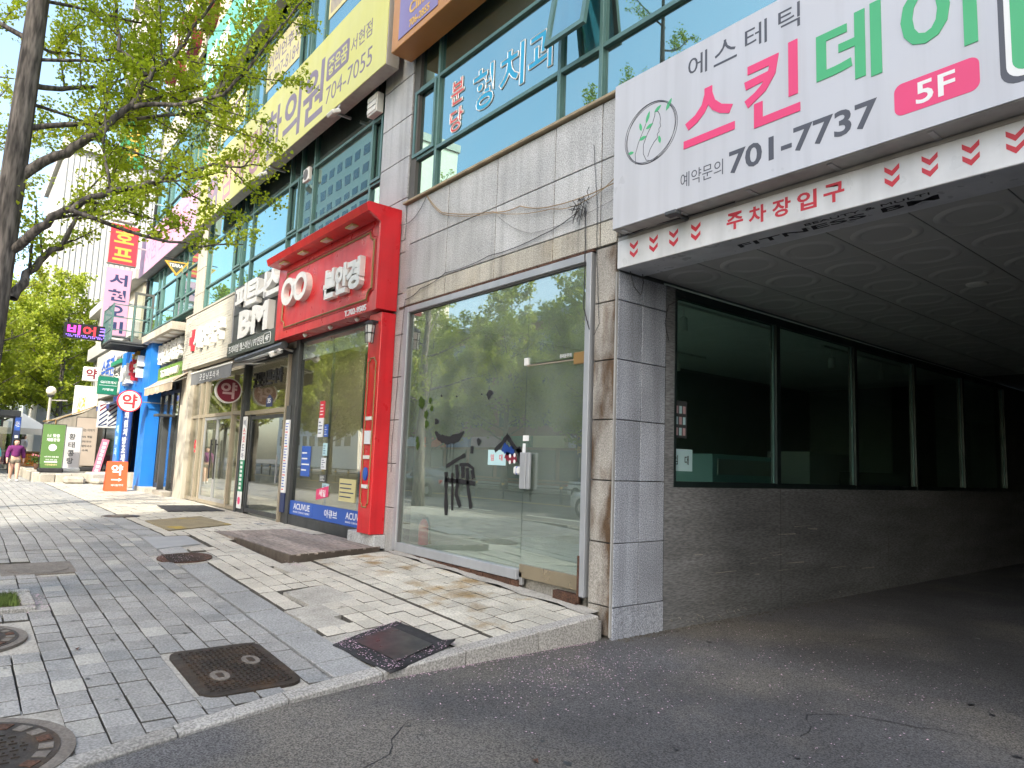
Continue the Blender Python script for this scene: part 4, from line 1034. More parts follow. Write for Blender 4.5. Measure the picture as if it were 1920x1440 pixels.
# --- orange clinic sign
t=thing('clinic_sign','orange framed purple clinic sign above the upper windows','sign',(-8.5,-.2,8.2))
MB().box(-10.0,-6.9,-.42,-.02,8.22,10.2,.01).build('cabinet','orange_frame',t); MB().box(-9.75,-8.55,-.432,-.421,8.34,10.1).build('face','purple_face',t)
txt('Clinic',(-9.1,-.432,8.72),.64,.2,.006,'gold_text',t,off=.02); txt('706-2855',(-9.09,-.432,8.45),.62,.14,.006,'gold_text',t,off=.02)
# --- yellow clinic sign
t=thing('clinic_sign','long yellow clinic sign with elephant emblem over the red shop','sign',(-16,-.2,8.12))
light_box(-21.95,-10.22,-.40,-.14,8.15,9.95,'yellow_face','grey_cabinet',t)
MB().box(-21.9,-10.3,-.14,.2,9.0,9.2).build('mount','grey_cabinet',t)
YY=-.40
for ch,cx,m in (('참',-19.24,'mauve_pink'),('사',-18.14,'mauve_pink'),('랑',-16.95,'mauve_pink'),('한',-15.76,'mauve'),('의',-14.6,'mauve'),('원',-13.42,'mauve')):
    txt(ch,(cx,YY,8.92),1.02 if ch!='원' else 1.08,1.2,.003,m,t,off=.02)
MB().prism(rrect(-12.78,-11.76,8.9,9.4,.07),'xz',YY-.003,YY).build('badge','mauve',t); txt('좋은꿈',(-12.27,YY-.003,9.15),.86,.34,.002,'yellow_face',t,off=.02)
txt('서현점',(-11.25,YY,9.15),.85,.32,.003,'mauve',t,off=.0); txt('704-7055',(-11.75,YY,8.58),1.98,.36,.003,'mauve',t,off=-.005)
E_=[(-.55,.35),(-.4,.48),(-.05,.5),(.25,.42),(.45,.2),(.5,-.1),(.5,-.5),(.3,-.5),(.28,-.15),(.05,-.2),(.02,-.5),(-.18,-.5),(-.2,-.12),(-.3,-.1),(-.38,.0),(-.42,-.3),(-.52,-.42),(-.66,-.35),(-.62,-.3),(-.55,-.28),(-.52,-.05),(-.58,.15)]
MB().prism([(-20.57+a,8.87+b) for a,b in E_],'xz',YY-.003,YY).build('emblem','mauve',t)
MB().prism([(-20.62+.16*math.cos(k*.52),8.98+.22*math.sin(k*.52)) for k in range(12)],'xz',YY-.005,YY-.003).build('emblem_ear','mauve_pink',t)
for x in (-19.6,-15.9,-12.4): MB().box(x,x+.05,-.39,-.0,8.10,8.145).build('bracket','alu',t)
# floodlights under the yellow sign and small devices
for i,(x,lab) in enumerate(((-12.05,'white floodlight under the yellow sign near its right end'),(-16.0,'white floodlight under the middle of the yellow sign'))):
    f=thing('floodlight',lab,'floodlight',(x,-.45,7.8),'floodlights under the yellow sign')
    MB().tube([(x,-.38,8.14),(x,-.44,8.02),(x,-.5,7.98)],.015,6).build('arm','alu',f)
    q=MB().box(-.14,.14,-.09,.09,-.04,.04,.015); q.xf(Matrix.Translation((x,-.5,7.93))@Matrix.Rotation(.5,4,'X')); q.build('head','lamp_white',f)
t=thing('wall_box','white louvred vent box in the corner of the second floor window','vent box',(-11.2,-.02,7.8))
MB().box(-11.40,-11.02,-.12,.02,7.72,8.1,.01).build('body','white_panel',t)
for k in range(3): MB().box(-11.38,-11.04,-.135,-.121,7.76+.11*k,7.84+.11*k).build('louvre','lamp_white',t)
t=thing('exhaust_fan','small white square exhaust fan on the second floor window','fan',(-14.4,0,7.2))
MB().box(-14.56,-14.24,-.06,.02,7.42,7.72,.01).build('body','white_panel',t); MB().lathe([(.12,-.062),(.12,-.07),(.03,-.075)],(-14.4,0,7.57),16,'y').build('guard','cable_grey',t)
# --- green clinic sign
t=thing('clinic_sign','green clinic sign with white letters at the top','sign',(-18,-.2,12.75))
light_box(-23.3,-11.2,-.30,-.05,12.76,14.9,'green_face','grey_cabinet',t)
for ch,cx in (('라',-22.5),('파',-21.2),('이',-19.0),('비',-17.55),('인',-16.1),('후',-14.7),('과',-13.3)): txt(ch,(cx,-.30,13.75),1.15,1.35,.006,'white_letter',t,off=.035)
# --- red channel letters high up on the left bay
t=thing('channel_letters','red sign with big white channel letters high on the left bay','sign',(-26,-.3,15))
MB().box(-30.5,-22.0,-.1,.0,15.3,18.6).build('backing','far_cream',t)
for i,ch in enumerate('키성장'): 
    txt(ch,(-28.2+2.3*i,-.1,16.6),1.9,2.3,.35,'maroon',t,off=.05,name='letter_body'); txt(ch,(-28.2+2.3*i,-.45,16.6),1.85,2.25,.03,'white_letter',t,off=.02,name='letter_face')
# --- pink sign on left bay
t=thing('shop_sign','pale pink blank looking sign between second and third floor windows','sign',(-27,-.2,8.3))
light_box(-31.2,-22.75,-.30,-.02,8.32,9.95,'pink_face','grey_cabinet',t)
txt('서현 오비맥주',(-27,-.30,9.1),6.5,.9,.003,'banner_pink',t,off=.0)
# --- red optician sign
t=thing('optician_sign','red framed optician sign with white glasses emblem and letters','sign',(-12.4,-.2,3.84))
MB().box(-14.72,-10.09,-.35,-.02,3.84,5.40,.004).build('board','red_paint',t)
MB().prism([(-.62,5.44),(-.66,5.56),(-.62,5.60),(0.02,5.60),(0.02,5.42),(-.35,5.405)],'yz',-14.72,-10.07).build('eave','red_paint',t)
MB().prism([(-.60,5.42),(-.40,5.30),(-.40,3.84),(-.02,3.84),(-.02,5.41)],'yz',-10.085,-10.03).build('side_board','red_paint',t)
for x in (-14.1,-13.1,-12.0,-10.95):
    l_=MB().box(x-.14,x+.14,-.55,-.42,5.395,5.425,.004).build('eave_light','sign_yellow',t); MB().box(x-.10,x+.10,-.525,-.445,5.388,5.395).build('lens','white_panel',l_)
def notched(x0,x1,z0,z1,n): return [(x0+n,z0),(x1-n,z0),(x1-n*.9,z0+n*.55),(x1-n*.4,z0+n*.95),(x1,z0+n),(x1,z1-n),(x1-n*.4,z1-n*.95),(x1-n*.9,z1-n*.55),(x1-n,z1),(x0+n,z1),(x0+n*.9,z1-n*.55),(x0+n*.4,z1-n*.95),(x0,z1-n),(x0,z0+n),(x0+n*.4,z0+n*.95),(x0+n*.9,z0+n*.55)]
def moulding(mb,P,y,r=.02):
    mb.tube([(a,y,b) for a,b in P],r,4,True)
q=MB(); moulding(q,notched(-14.35,-10.30,4.06,5.22,.16),-.36); q.build('moulding','gold_line',t)
q=MB(); moulding(q,notched(-14.40,-10.25,4.01,5.27,.17),-.355,.012); q.build('moulding_outer','red_dark',t)
for cx in (-13.86,-13.2):
    q=MB(); q.lathe([(.22,-.35),(.22,-.47),(.36,-.47),(.36,-.35),(.22,-.35)],(cx,0,4.76),28,'y',close=False)
    q.v=[(cx+(a-cx)*.97,b,4.76+(c-4.76)*.80) for a,b,c in q.v]; q.build('glasses_ring','white_letter',t,False)
MB().box(-13.57,-13.49,-.45,-.35,4.83,4.90).build('glasses_bridge','white_letter',t)
for ch,cx,w_ in (('본',-11.84,.5),('안',-11.34,.5),('경',-10.86,.52)): txt(ch,(cx,-.35,4.56),w_,.55,.10,'white_letter',t,off=.05,name='letter')
txt('T.702-9505',(-10.88,-.35,3.925),.82,.105,.012,'print_white',t,off=.02)
for x in (-13.3,-12.1,-11.0): MB().lathe([(.03,0),(.05,-.03),(.02,-.07)],(x,-.25,3.84),10).build('spot_lamp','lamp_white',t)
# --- red post
t=thing('red_post','tall red post with gold panel line and brand plates','post',(-10.27,-.15,.2))
MB().box(-10.48,-10.05,-.27,-.005,.20,3.80,.01).build('post','red_paint',t)
q=MB(); moulding(q,notched(-10.40,-10.14,.62,3.05,.06),-.275,.014); q.build('moulding','gold_line',t)
for z,m,ch in ((2.05,'lamp_white',None),(1.72,'paper_white',None),(1.42,'lamp_white',None),(.95,'lamp_white',None)):
    MB().box(-10.36,-10.17,-.30,-.272,z-.03 if m=='lamp_white' else z-.09,z+.03 if m=='lamp_white' else z+.13,.004).build('brand_plate',m,t)
q=MB().lathe([(.085,-.272),(.085,-.30),(.05,-.31)],(0,0,0),18,'y'); q.v=[(-10.265+a*.8,b,1.15+c*1.25) for a,b,c in q.v]; q.build('blue_badge','print_blue',t)
MB().box(-10.95,-10.0,-.20,.0,-.02,.195,.006).build('plinth','granite',t)
t=thing('wall_lantern','small black caged lantern on the red post','lantern',(-10.2,-.4,3.3))
MB().box(-10.22,-10.16,-.4,-.272,3.62,3.66).build('arm','black_paint',t)
MB().lathe([(.05,.36),(.095,.32),(.095,.30)],(-10.19,-.40,3.28),6).build('cap','black_paint',t); MB().lathe([(.055,0),(.075,.28)],(-10.19,-.40,3.29),6).build('glass','lamp_white',t)
q=MB()
for k in range(6): 
    a=k*math.pi/3; q.tube([(-10.19+.06*math.cos(a),-.4+.06*math.sin(a),3.27),(-10.19+.085*math.cos(a),-.4+.085*math.sin(a),3.58)],.008,4)
q.tube([(-10.19+.075*math.cos(k*math.pi/3),-.4+.075*math.sin(k*math.pi/3),3.44) for k in range(6)],.008,4,True); q.build('cage','black_paint',t)
# --- fitness sign
t=thing('gym_sign','charcoal gym sign with white channel letters BM','sign',(-16.6,-.1,3.8))
MB().box(-18.3,-14.95,-.18,.0,4.18,5.68,.005).build('board','charcoal',t); MB().box(-18.3,-14.95,-.19,-.181,4.90,4.94).build('seam','black_paint',t); MB().box(-18.34,-18.30,-.20,0,4.18,5.68).build('edge','far_grey',t)
for ch,cx,w_ in (('피',-17.45,.85),('트',-16.65,.78),('니',-15.98,.7),('스',-15.25,.9)): txt(ch,(cx,-.18,5.27),w_,.6,.14,'white_letter',t,off=.045,name='letter')
for ch,cx,w_ in (('B',-16.95,.85),('M',-15.87,1.1)): txt(ch,(cx,-.18,4.53),w_,.68,.16,'white_letter',t,off=.05,name='letter')
MB().box(-18.1,-14.78,-.34,-.0,3.80,4.15,.005).build('lower_board','dark_green_grey',t); txt('프리미엄 헬스머신 / PT전문',(-16.75,-.34,3.97),2.5,.2,.003,'print_white',t,off=.0); 
q=MB(); q.tube([(a,-.342,b) for a,b in rrect(-15.46,-15.02,3.87,4.09,.05,3)],.009,4,True); q.build('floor_badge','print_white',t); txt('4F',(-15.24,-.34,3.98),.26,.13,.003,'print_white',t,off=.01)
# --- pharmacy sign panel of cream bricks
t=thing('pharmacy_sign','cream slatted brick pharmacy sign with red cross and white letters','sign',(-20.7,-.1,3.85))
MB().box(-23.1,-18.36,-.185,.0,3.88,5.52).build('backing','cream_wall',t)
rows=22; hh=1.62/rows
for r_ in range(rows):
    x=-23.1-random.uniform(0,.5)
    while x<-18.4:
        x2=x+random.uniform(.5,.9); a=max(x,-23.1); b=min(x2,-18.37); x=x2
        if b-a>.03: MB().box(a+.003,b-.003,-.205-random.uniform(0,.01),-.186,3.89+hh*r_+.003,3.89+hh*(r_+1)-.003).build('brick','cream_brick',t)
MB().box(-23.12,-18.35,-.23,.0,5.525,5.57).build('cap','cream_wall',t)
for z0,z1,x0,x1 in ((4.38,5.02,-22.03,-21.78),(4.58,4.82,-22.26,-21.55)): MB().box(x0,x1,-.27+.004*(z0>4.5),-.205,z0,z1).build('cross_arm','print_red',t)
for ch,cx in (('새',-21.2),('아',-20.5),('약',-19.8),('국',-19.1)): txt(ch,(cx,-.215,4.68),.62,.6,.12,'white_letter',t,off=.03,name='letter')
# --- awnings
def awning(name,label,x0,x1,y0,z0,y1,z1,drop,m,text=None,tm='print_white'):
    t=thing(name,label,'awning',((x0+x1)/2,(y0+y1)/2,z1-drop))
    MB().prism([(y0,z0),(y1,z1),(y1,z1-.012),(y0,z0-.012)],'yz',x0,x1).build('canopy_cloth',m,t)
    n=18; v=[];f=[]
    for i in range(n+1):
        x=x0+(x1-x0)*i/n; dz=.012*math.sin(i*1.9); v+= [(x,y1-.004,z1),(x,y1-.004+.01*math.sin(i*2.3),z1-drop+dz)]
    for i in range(n): f.append((2*i,2*i+2,2*i+3,2*i+1))
    k=len(v); v+=[(a,b+.006,c) for a,b,c in v]; f+=[tuple(k+i for i in q) for q in f]
    mk('valance',v,f,m,t)
    MB().tube([(x0,y1,z1),(x1,y1,z1)],.025,6).build('front_bar','lamp_white',t)
    for x in (x0+.1,x1-.1): MB().tube([(x,y0,z0-.15),(x,y1,z1-.03)],.018,5).build('arm','lamp_white',t)
    MB().tube([(x0,y0,z0),(x1,y0,z0)],.05,8).build('roller','alu',t)
    if text:
        for i,ch in enumerate(text): txt(ch,((x0+x1)/2+(i-(len(text)-1)/2)*.28,y1-.02,z1-drop*.55),.2,drop*.5,.002,tm,t,off=.0)
    return t
awning('awning','grey awning over the pharmacy doors with white plaza name',-19.05,-15.7,-.15,3.62,-.90,3.40,.31,'grey_fabric','굿모닝프라자')
awning('awning','beige striped awning over the black signed restaurant',-26.5,-22.6,-.1,3.85,-.55,3.50,.26,'beige_fabric','정식')
t=thing('retracted_awning','rolled up dark awning box above the plaza entrance','awning',(-16,-.3,3.65))
MB().tube([(-17.4,-.28,3.66),(-14.3,-.28,3.72)],.08,8).build('roller','charcoal',t); MB().tube([(-17.2,-.42,3.52),(-14.3,-.42,3.58)],.035,6).build('front_bar','alu',t)
t=thing('security_camera','white security camera on the frame beside the plaza entrance','camera',(-14.4,-.3,3.5))
MB().tube([(-14.4,-.05,3.62),(-14.4,-.25,3.66),(-14.45,-.32,3.6)],.025,6).build('bracket','alu',t); q=MB().box(-.06,.06,-.14,.14,-.06,.06,.02); q.xf(Matrix.Translation((-14.5,-.38,3.56))@Matrix.Rotation(.5,4,'X')); q.build('body','lamp_white',t)
def disc_sign(x,y,z,r,rim,face,letm,label,ch,lw):
    t=thing('round_sign',label,'sign',(x,y,z-r))
    MB().lathe([(r,-.06),(r,.06)],(x,y,z),32,'x').build('drum',rim,t); MB().lathe([(r*.9,.061),(r*.9,.066)],(x,y,z),32,'x').build('face',face,t)
    txt(ch,(x+.066,y,z),lw,lw*1.05,.004,letm,t,BLADE,off=.03)
    MB().tube([(x,y+r,z),(x,max(y+r+.1,.0),z)],.02,6).build('bracket','alu',t)
disc_sign(-17.5,-.41,2.92,.31,'lamp_white','maroon','maroon_light','maroon round pharmacy sign hanging by the grey awning','약',.38)
disc_sign(-26.4,-1.0,3.03,.37,'print_red','lamp_white','print_red','white round pharmacy sign with red rim on the blue shop','약',.46)
# --- black restaurant sign
t=thing('restaurant_sign','black restaurant sign with white letters over green artificial moss','sign',(-25.2,-.05,3.7))
MB().box(-27.2,-23.26,-.1,.28,3.66,5.15,.005).build('board','black_paint',t); MB().box(-26.7,-23.3,-.16,-.101,3.7,4.25,.01).build('moss_strip','moss',t)
for i,ch in enumerate('백세건강밥상'): txt(ch,(-26.7+.58*i,-.1,4.72),.5,.68,.12,'white_letter',t,off=.02,name='letter')
txt('T.702-9007',(-24.8,-.16,4.0),2.4,.24,.06,'white_letter',t,off=.02)
t=thing('entrance_canopy','concrete box canopy with lights over the black restaurant sign','canopy',(-25.5,-.3,5.1))
MB().box(-28.0,-23.15,-.62,.0,5.16,5.42,.01).build('slab','stone_edge',t)
for x in (-27.4,-26.4,-25.4,-24.4,-23.6): MB().box(x-.3,x+.2,-.5,-.15,5.145,5.16).build('soffit_light','white_panel',t)
# --- blue pharmacy portal
t=thing('blue_portal','bright blue boxed pharmacy shopfront with white letters','shopfront',(-29.3,-.2,0))
MB().prism([(-27.62,0),(-26.55,0),(-26.62,5.3),(-27.62,5.3)],'xz',-.42,.0).build('post','blue_paint',t)
MB().box(-32.1,-31.2,-.42,.0,0,5.3,.01).build('post','blue_paint',t); MB().box(-31.2,-27.62,-.40,.0,3.45,5.3,.01).build('header','blue_paint',t)
MB().box(-31.15,-29.6,-.36,-.30,0.05,3.4).build('sign_panel','blue_dark',t); MB().box(-31.2,-27.6,-.75,-.41,3.25,3.45,.01).build('light_trough','blue_dark',t)
for i,ch in enumerate('병의원처방조제전문'): txt(ch,(-30.35,-.36,3.05-.33*i),.75,.29,.01,'print_white',t,off=.03)
for i,ch in enumerate('재활과'): txt(ch,(-31.65,-.42,2.2-.45*i),.5,.33,.005,'paper_blue',t,off=.01)
for i,(ch,m) in enumerate((('미','white_letter'),('소','white_letter'),('약','print_red'),('국','white_letter'))): txt(ch,(-30.7+.85*i,-.40,4.25+.05*i),.75,.8,.22,m,t,off=.03,name='letter')
txt('24시',(-29.2,-.40,4.95),1.0,.25,.1,'gold_text',t,off=.03)
MB().box(-31.2,-27.6,.05,.12,0,3.45).build('glazing','window_dark',t)
MB().box(-29.4,-28.7,-.35,.0,0.0,.55,.02).build('stone_block','stone_edge',t)
t=thing('a_board','orange folding A-board with white arrow on the pavement','A-board',(-26.5,-1.15,0))
for s_ in (1,-1):
    q=MB().prism([(-.33,0),(.33,0),(.31,1.0),(-.31,1.0)],'yz',-.012,.012); q.xf(Matrix.Translation((-26.5+.16*s_,-1.15,0))@Matrix.Rotation(-.16*s_,4,'Y')); q.build('panel','orange_board',t)
tb=((0,1,0),(-.157,0,.987))
txt('약',(-26.425,-1.15,.70),.34,.36,.004,'print_white',t,tb,off=.03)
q=MB().prism([(-.16,-.02),(.06,-.02),(.06,-.06),(.16,0),(.06,.06),(.06,.02),(-.16,.02)],'yz',.0,.004); q.xf(Matrix.Translation((-26.377,-1.15,.38))@Matrix.Rotation(-.158,4,'Y')); q.build('arrow','print_white',t)
txt('메디칼약국',(-26.352,-1.12,.2),.36,.07,.004,'print_white',t,tb,off=.01)
# --- iron balcony cage with glass door, LED sign, triangle sign
t=thing('iron_balcony','dark iron balcony cage with a glass door above the blue shop','balcony',(-28.3,-1.1,5.2))
MB().box(-29.3,-27.4,-1.62,-.35,5.14,5.2).build('grating','charcoal',t)
for k in range(7): MB().box(-29.3+.3*k,-29.25+.3*k,-1.6,-.35,5.06,5.14).build('joist','charcoal',t)
q=MB()
for x,y in ((-27.42,-1.6),(-29.28,-1.6),(-27.42,-.95),(-27.42,-.4)): q.box(x-.025,x+.025,y-.025,y+.025,5.2,6.5)
for z in (5.55,6.0,6.45):
    q.box(-29.28,-27.42,-1.615,-1.585,z,z+.03); q.box(-27.435,-27.405,-1.6,-.4,z,z+.03)
for k in range(10): q.box(-29.2+.19*k,-29.18+.19*k,-1.61,-1.59,5.2,6.45)
q.build('railing','teal_frame',t)
d_=MB(); d_.box(-27.46,-27.40,-.98,-.90,5.2,7.0); d_.box(-27.46,-27.40,-.42,-.34,5.2,7.0); d_.box(-27.46,-27.40,-.9,-.42,6.92,7.0); d_.box(-27.46,-27.4,-.9,-.42,5.2,5.3); d_.build('door_frame','room_dark',t)
MB().box(-27.44,-27.43,-.9,-.42,5.3,6.92).build('door_pane','glass_plain',t)
t=thing('led_sign','black LED sign with pink and violet glowing letters sticking out from the balcony','sign',(-29,-2.1,5.3))
MB().box(-29.12,-28.97,-2.85,-1.43,5.29,5.84,.01).build('cabinet','led_black',t)
for i,(ch,m) in enumerate((('비','led_pink'),('어','led_red'))): txt(ch,(-28.97,-2.55+.48*i,5.60),.40,.36,.004,m,t,BLADE,off=.03)
for i in range(22): 
    for j in range(2): MB().box(-28.969,-28.966,-2.78+.058*i,-2.75+.058*i,5.34+.05*j,5.365+.05*j+random.uniform(0,.03)).build('led_block','led_blue',t) if (i*7+j*3)%4 else None
txt('크',(-28.97,-1.65,5.62),.22,.28,.004,'led_blue',t,BLADE,off=.03)
MB().box(-29.08,-29.02,-1.43,-.3,5.5,5.55).build('arm','alu_dark',t)
t=thing('triangle_sign','small green triangular beer sign on a bracket by the second floor window','sign',(-24.5,-.3,7.15))
MB().prism([(-.72,7.62),(.02,7.66),(-.33,7.16)],'yz',-24.53,-24.48).build('edge','gold_text',t); MB().prism([(-.62,7.585),(-.08,7.615),(-.34,7.25)],'yz',-24.478,-24.472).build('face','dark_green_grey',t); txt('TERRA',(-24.47,-.36,7.5),.44,.11,.004,'print_white',t,BLADE,off=.02); MB().tube([(-24.5,-.75,7.72),(-24.5,.1,7.74)],.015,5).build('bracket','black_paint',t)
# --- stacked blade signs at the end of the building
def blade(label,z0,z1,face,chars,tm,w=.9,x=-30.0,y0=-1.62):
    t=thing('blade_sign',label,'sign',(x,y0+w/2,z0),'blade signs stacked on the building corner')
    MB().box(x-.25,x-.012,y0,y0+w,z0,z1,.008).build('cabinet','grey_cabinet',t); MB().box(x-.0118,x,y0+.02,y0+w-.02,z0+.03,z1-.03).build('face',face,t)
    n=len(chars); s_=min((z1-z0)/(n+.3),w)
    for i,ch in enumerate(chars):
        if ch==' ': continue
        txt(ch,(x,y0+w/2,z1-.15-s_*(i+.5)*(1 if n*s_>.8*(z1-z0) else 1.15)),w*.68,s_*.74,.004,tm,t,BLADE,off=.03)
    MB().box(x-.15,x-.1,y0+w,.1,(z0+z1)/2-.03,(z0+z1)/2+.03).build('arm','alu',t)
blade('pink blade sign with dark brush letters, lowest of the stack',5.7,8.35,'pink_face','서현오비','print_navy')
blade('red blade sign with yellow letter, second lowest of the stack',8.5,10.1,'print_red','호프','gold_text',1.0)
blade('pale blade sign just above the red one in the stack',10.2,12.3,'banner_white','학원','far_grey')
blade('green blade sign with yellow lettering in the stack',12.4,14.4,'plaster_green_sign','당구','gold_text')
blade('dark grey blade sign above the green one in the stack',14.45,16.0,'charcoal','헤어','sign_yellow')
blade('tall pale grey blade sign near the top of the stack',16.05,18.9,'banner_white','스토리','charcoal')
blade('topmost dark blade sign of the stack with white lettering',18.95,21.0,'charcoal','노래','print_white')
# --- cables on the granite
def wire(pts,r,m,label,sag=0,name='cable'):
    P=[]
    for a,b in zip(pts[:-1],pts[1:]):
        for k in range(8):
            u=k/8; P.append((a[0]+(b[0]-a[0])*u+random.uniform(-.004,.004),a[1]+(b[1]-a[1])*u,a[2]+(b[2]-a[2])*u-sag*4*u*(1-u)))
    P.append(pts[-1]); return tag(MB().tube(P,r*.68,5).build(name,m),label,'cable')
wire([(-9.24,-.03,5.62),(-8.75,-.03,5.2),(-7.45,-.03,4.86),(-6.85,-.03,4.78),(-6.2,-.03,4.6),(-5.15,-.06,4.57)],.011,'cable_tan','tan cable drooping across the granite below the upper window',.03)
wire([(-9.24,-.025,5.60),(-8.7,-.045,5.15),(-7.4,-.045,4.83),(-6.2,-.045,4.56),(-5.6,-.045,4.5),(-5.05,-.06,4.68)],.008,'cable_tan','second tan cable twisted along the first and rising to the white sign',.04)
wire([(-9.24,-.02,5.62),(-9.8,-.03,5.3),(-10.4,-.06,5.55)],.008,'cable_grey','grey cable from the window sill corner to the red sign',.08)
wire([(-7.35,-.02,4.78),(-6.6,-.02,4.35),(-5.15,-.03,4.4)],.004,'cable_grey','thin grey wire hanging below the tan cables',.05)
wire([(-9.76,-.02,4.0),(-9.3,-.02,4.1),(-8.6,-.02,4.22),(-7.5,-.02,4.25),(-6.4,-.02,4.28),(-5.72,-.03,4.42)],.008,'cable','black cable running along the granite above the shop frame',.03)
wire([(-9.76,-.02,4.0),(-9.83,-.02,3.2),(-9.87,-.02,2.4),(-9.93,-.02,1.6),(-9.9,-.02,1.2)],.006,'cable','thin black wire hanging down the pilaster beside the red post',.0)
wire([(-5.62,-.03,4.42),(-5.60,-.035,3.9),(-5.59,-.04,3.2),(-5.50,-.035,2.95)],.010,'cable','black cable hanging over the frame corner from the cable knot',0)
wire([(-5.50,-.03,5.15),(-5.44,-.02,4.4),(-5.42,-.02,3.7),(-5.36,-.02,3.0),(-5.44,-.02,2.88)],.0055,'cable','black wire hanging down the rust stained pilaster',0)
wire([(-5.08,-.05,3.93),(-4.6,-.06,3.94),(-3.6,-.06,4.02) if False else (-3.6,-.06,3.915)],.010,'cable','black cable along the top of the parking fascia',.01)
wire([(-5.02,.1,3.56),(-4.98,.12,3.38),(-4.95,.2,3.3),(-4.97,.26,3.45),(-5.0,.28,3.56)],.007,'cable','loop of black wire hanging under the parking fascia corner',0)
wire([(-5.06,.95,3.52),(-5.0,1.05,3.45),(-5.05,.8,3.3),(-5.08,.78,3.1),(-5.08,.85,2.9)],.006,'cable','thin black wire dangling from the driveway window head',0)
k=MB()
for i in range(26):
    c=Vector((-5.66,-.05,4.45)); P=[c+Vector((random.gauss(0,.035),random.uniform(-.05,.02),random.gauss(0,.05)))]
    d_=Vector((random.gauss(-.3,.8),random.gauss(0,.2),random.gauss(-.3,.8))).normalized()
    for s_ in range(4): P.append(P[-1]+d_*.034+Vector((random.gauss(0,.02),random.gauss(0,.01),random.gauss(-.01,.02))))
    k.tube(P,.0045,4)
tag(k.build('cable_knot','cable'),'tangled knot of black cable ends at the shop frame corner','cable')
t=thing('floodlight','small dark floodlight under the white sign near the fascia','floodlight',(-4.2,-.1,3.9)); MB().box(-4.24,-4.10,-.30,-.2,3.88,3.925,.01).build('head','charcoal',t); MB().box(-4.19,-4.15,-.2,-.0,3.9,3.92).build('arm','charcoal',t)
for x,z in ((-6.55,5.35),(-5.45,5.38),(-8.75,5.0),(-8.9,4.65)):
    pass
# --- inside the empty shop
t=thing('fire_extinguisher','red fire extinguisher on the floor behind the shop glass','fire extinguisher',(-9.35,.30,.10))
x,y,z=-9.35,.30,.105
MB().lathe([(.07,0),(.078,.02),(.078,.30),(.055,.36),(.028,.39)],(x,y,z),18).build('body','extinguisher_red',t,True)
MB().lathe([(.022,.385),(.022,.43)],(x,y,z),10).build('neck','alu_dark',t); q=MB(); q.box(x-.12,x+.03,y-.012,y+.012,z+.44,z+.455); q.box(x-.10,x+.03,y-.012,y+.012,z+.415,z+.428); q.build('lever','black_paint',t)
MB().tube([(x+.02,y,z+.41),(x+.10,y,z+.42),(x+.16,y,z+.33),(x+.18,y,z+.2),(x+.19,y,z+.08)],.013,6).build('hose','black_paint',t); MB().tube([(x+.19,y,z+.09),(x+.195,y,z+.03)],[.014,.02],6).build('nozzle','yellow_mat',t)
# track lights on the shop ceiling
for i,(ya,xa) in enumerate(((1.5,-5.9),(6.3,-6.0),(3.0,-8.4))):
    tag(MB().box(xa-.02,xa+.02,ya,ya+3.2,3.66,3.70).build('light_track','lamp_white'),('white ceiling light track nearest the driveway window','white ceiling light track deep in the empty shop','white ceiling light track at the far side of the empty shop')[i],'light track')
k=0
for x,y,lab in ((-5.9,2.2,'white track spotlight hanging behind the first driveway pane'),(-5.9,4.5,'white track spotlight behind the second driveway pane'),(-6.0,6.6,'white track spotlight behind the third driveway pane'),(-8.4,3.2,'small far track spotlight, nearest the front glass'),(-8.4,4.3,'small far track spotlight, second from the front glass'),(-8.4,5.3,'small far track spotlight, third from the front glass'),(-6.0,8.6,'dim track spotlight behind the fourth driveway pane')):
    s_=thing('track_spotlight',lab,'spotlight',(x,y,3.3),'track spotlights in the empty shop')
    MB().tube([(x,y,3.66),(x,y,3.52)],.012,5).build('stem','lamp_white',s_); MB().lathe([(.03,.20),(.055,.18),(.06,.0),(.045,.0)],(x,y,3.32),14).build('can','lamp_white',s_,True)

# ============================================================ TREES
def leaves(centers, n, s0, s1, spread, up=.3):
    """n kite-shaped leaves round every centre; returns verts, faces"""
    c=np.repeat(np.asarray(centers,float),n,axis=0); m=len(c)
    c=c+RNG.normal(0,spread,(m,3))
    d=RNG.normal(0,1,(m,3)); d[:,2]=d[:,2]*.6+up; d/=np.linalg.norm(d,axis=1)[:,None]
    a=RNG.normal(0,1,(m,3)); s=np.cross(d,a); s/=np.linalg.norm(s,axis=1)[:,None]; nn=np.cross(d,s)
    L=RNG.uniform(s0,s1,(m,1))
    v=np.stack([c, c+d*L*.75+s*L*.55+nn*L*.12, c+d*L, c+d*L*.75-s*L*.55+nn*L*.12],1).reshape(-1,3)
    i=np.arange(m)*4; f=np.stack([i,i+1,i+2,i+3],1)
    return v,f
def mk_np(name,v,f,m,parent):
    off=np.array(BASE.get(root_of(parent).name,(0,0,0)))
    me=bpy.data.meshes.new(name); nf=len(f)
    me.vertices.add(len(v)); me.vertices.foreach_set('co',(v-off).ravel())
    me.loops.add(nf*4); me.loops.foreach_set('vertex_index',f.ravel().astype(np.int32))
    me.polygons.add(nf); me.polygons.foreach_set('loop_start',np.arange(nf,dtype=np.int32)*4); me.polygons.foreach_set('loop_total',np.full(nf,4,np.int32))
    me.update(calc_edges=True); me.materials.append(MAT[m])
    o=bpy.data.objects.new(name,me); COL.objects.link(o); o.parent=parent; return o
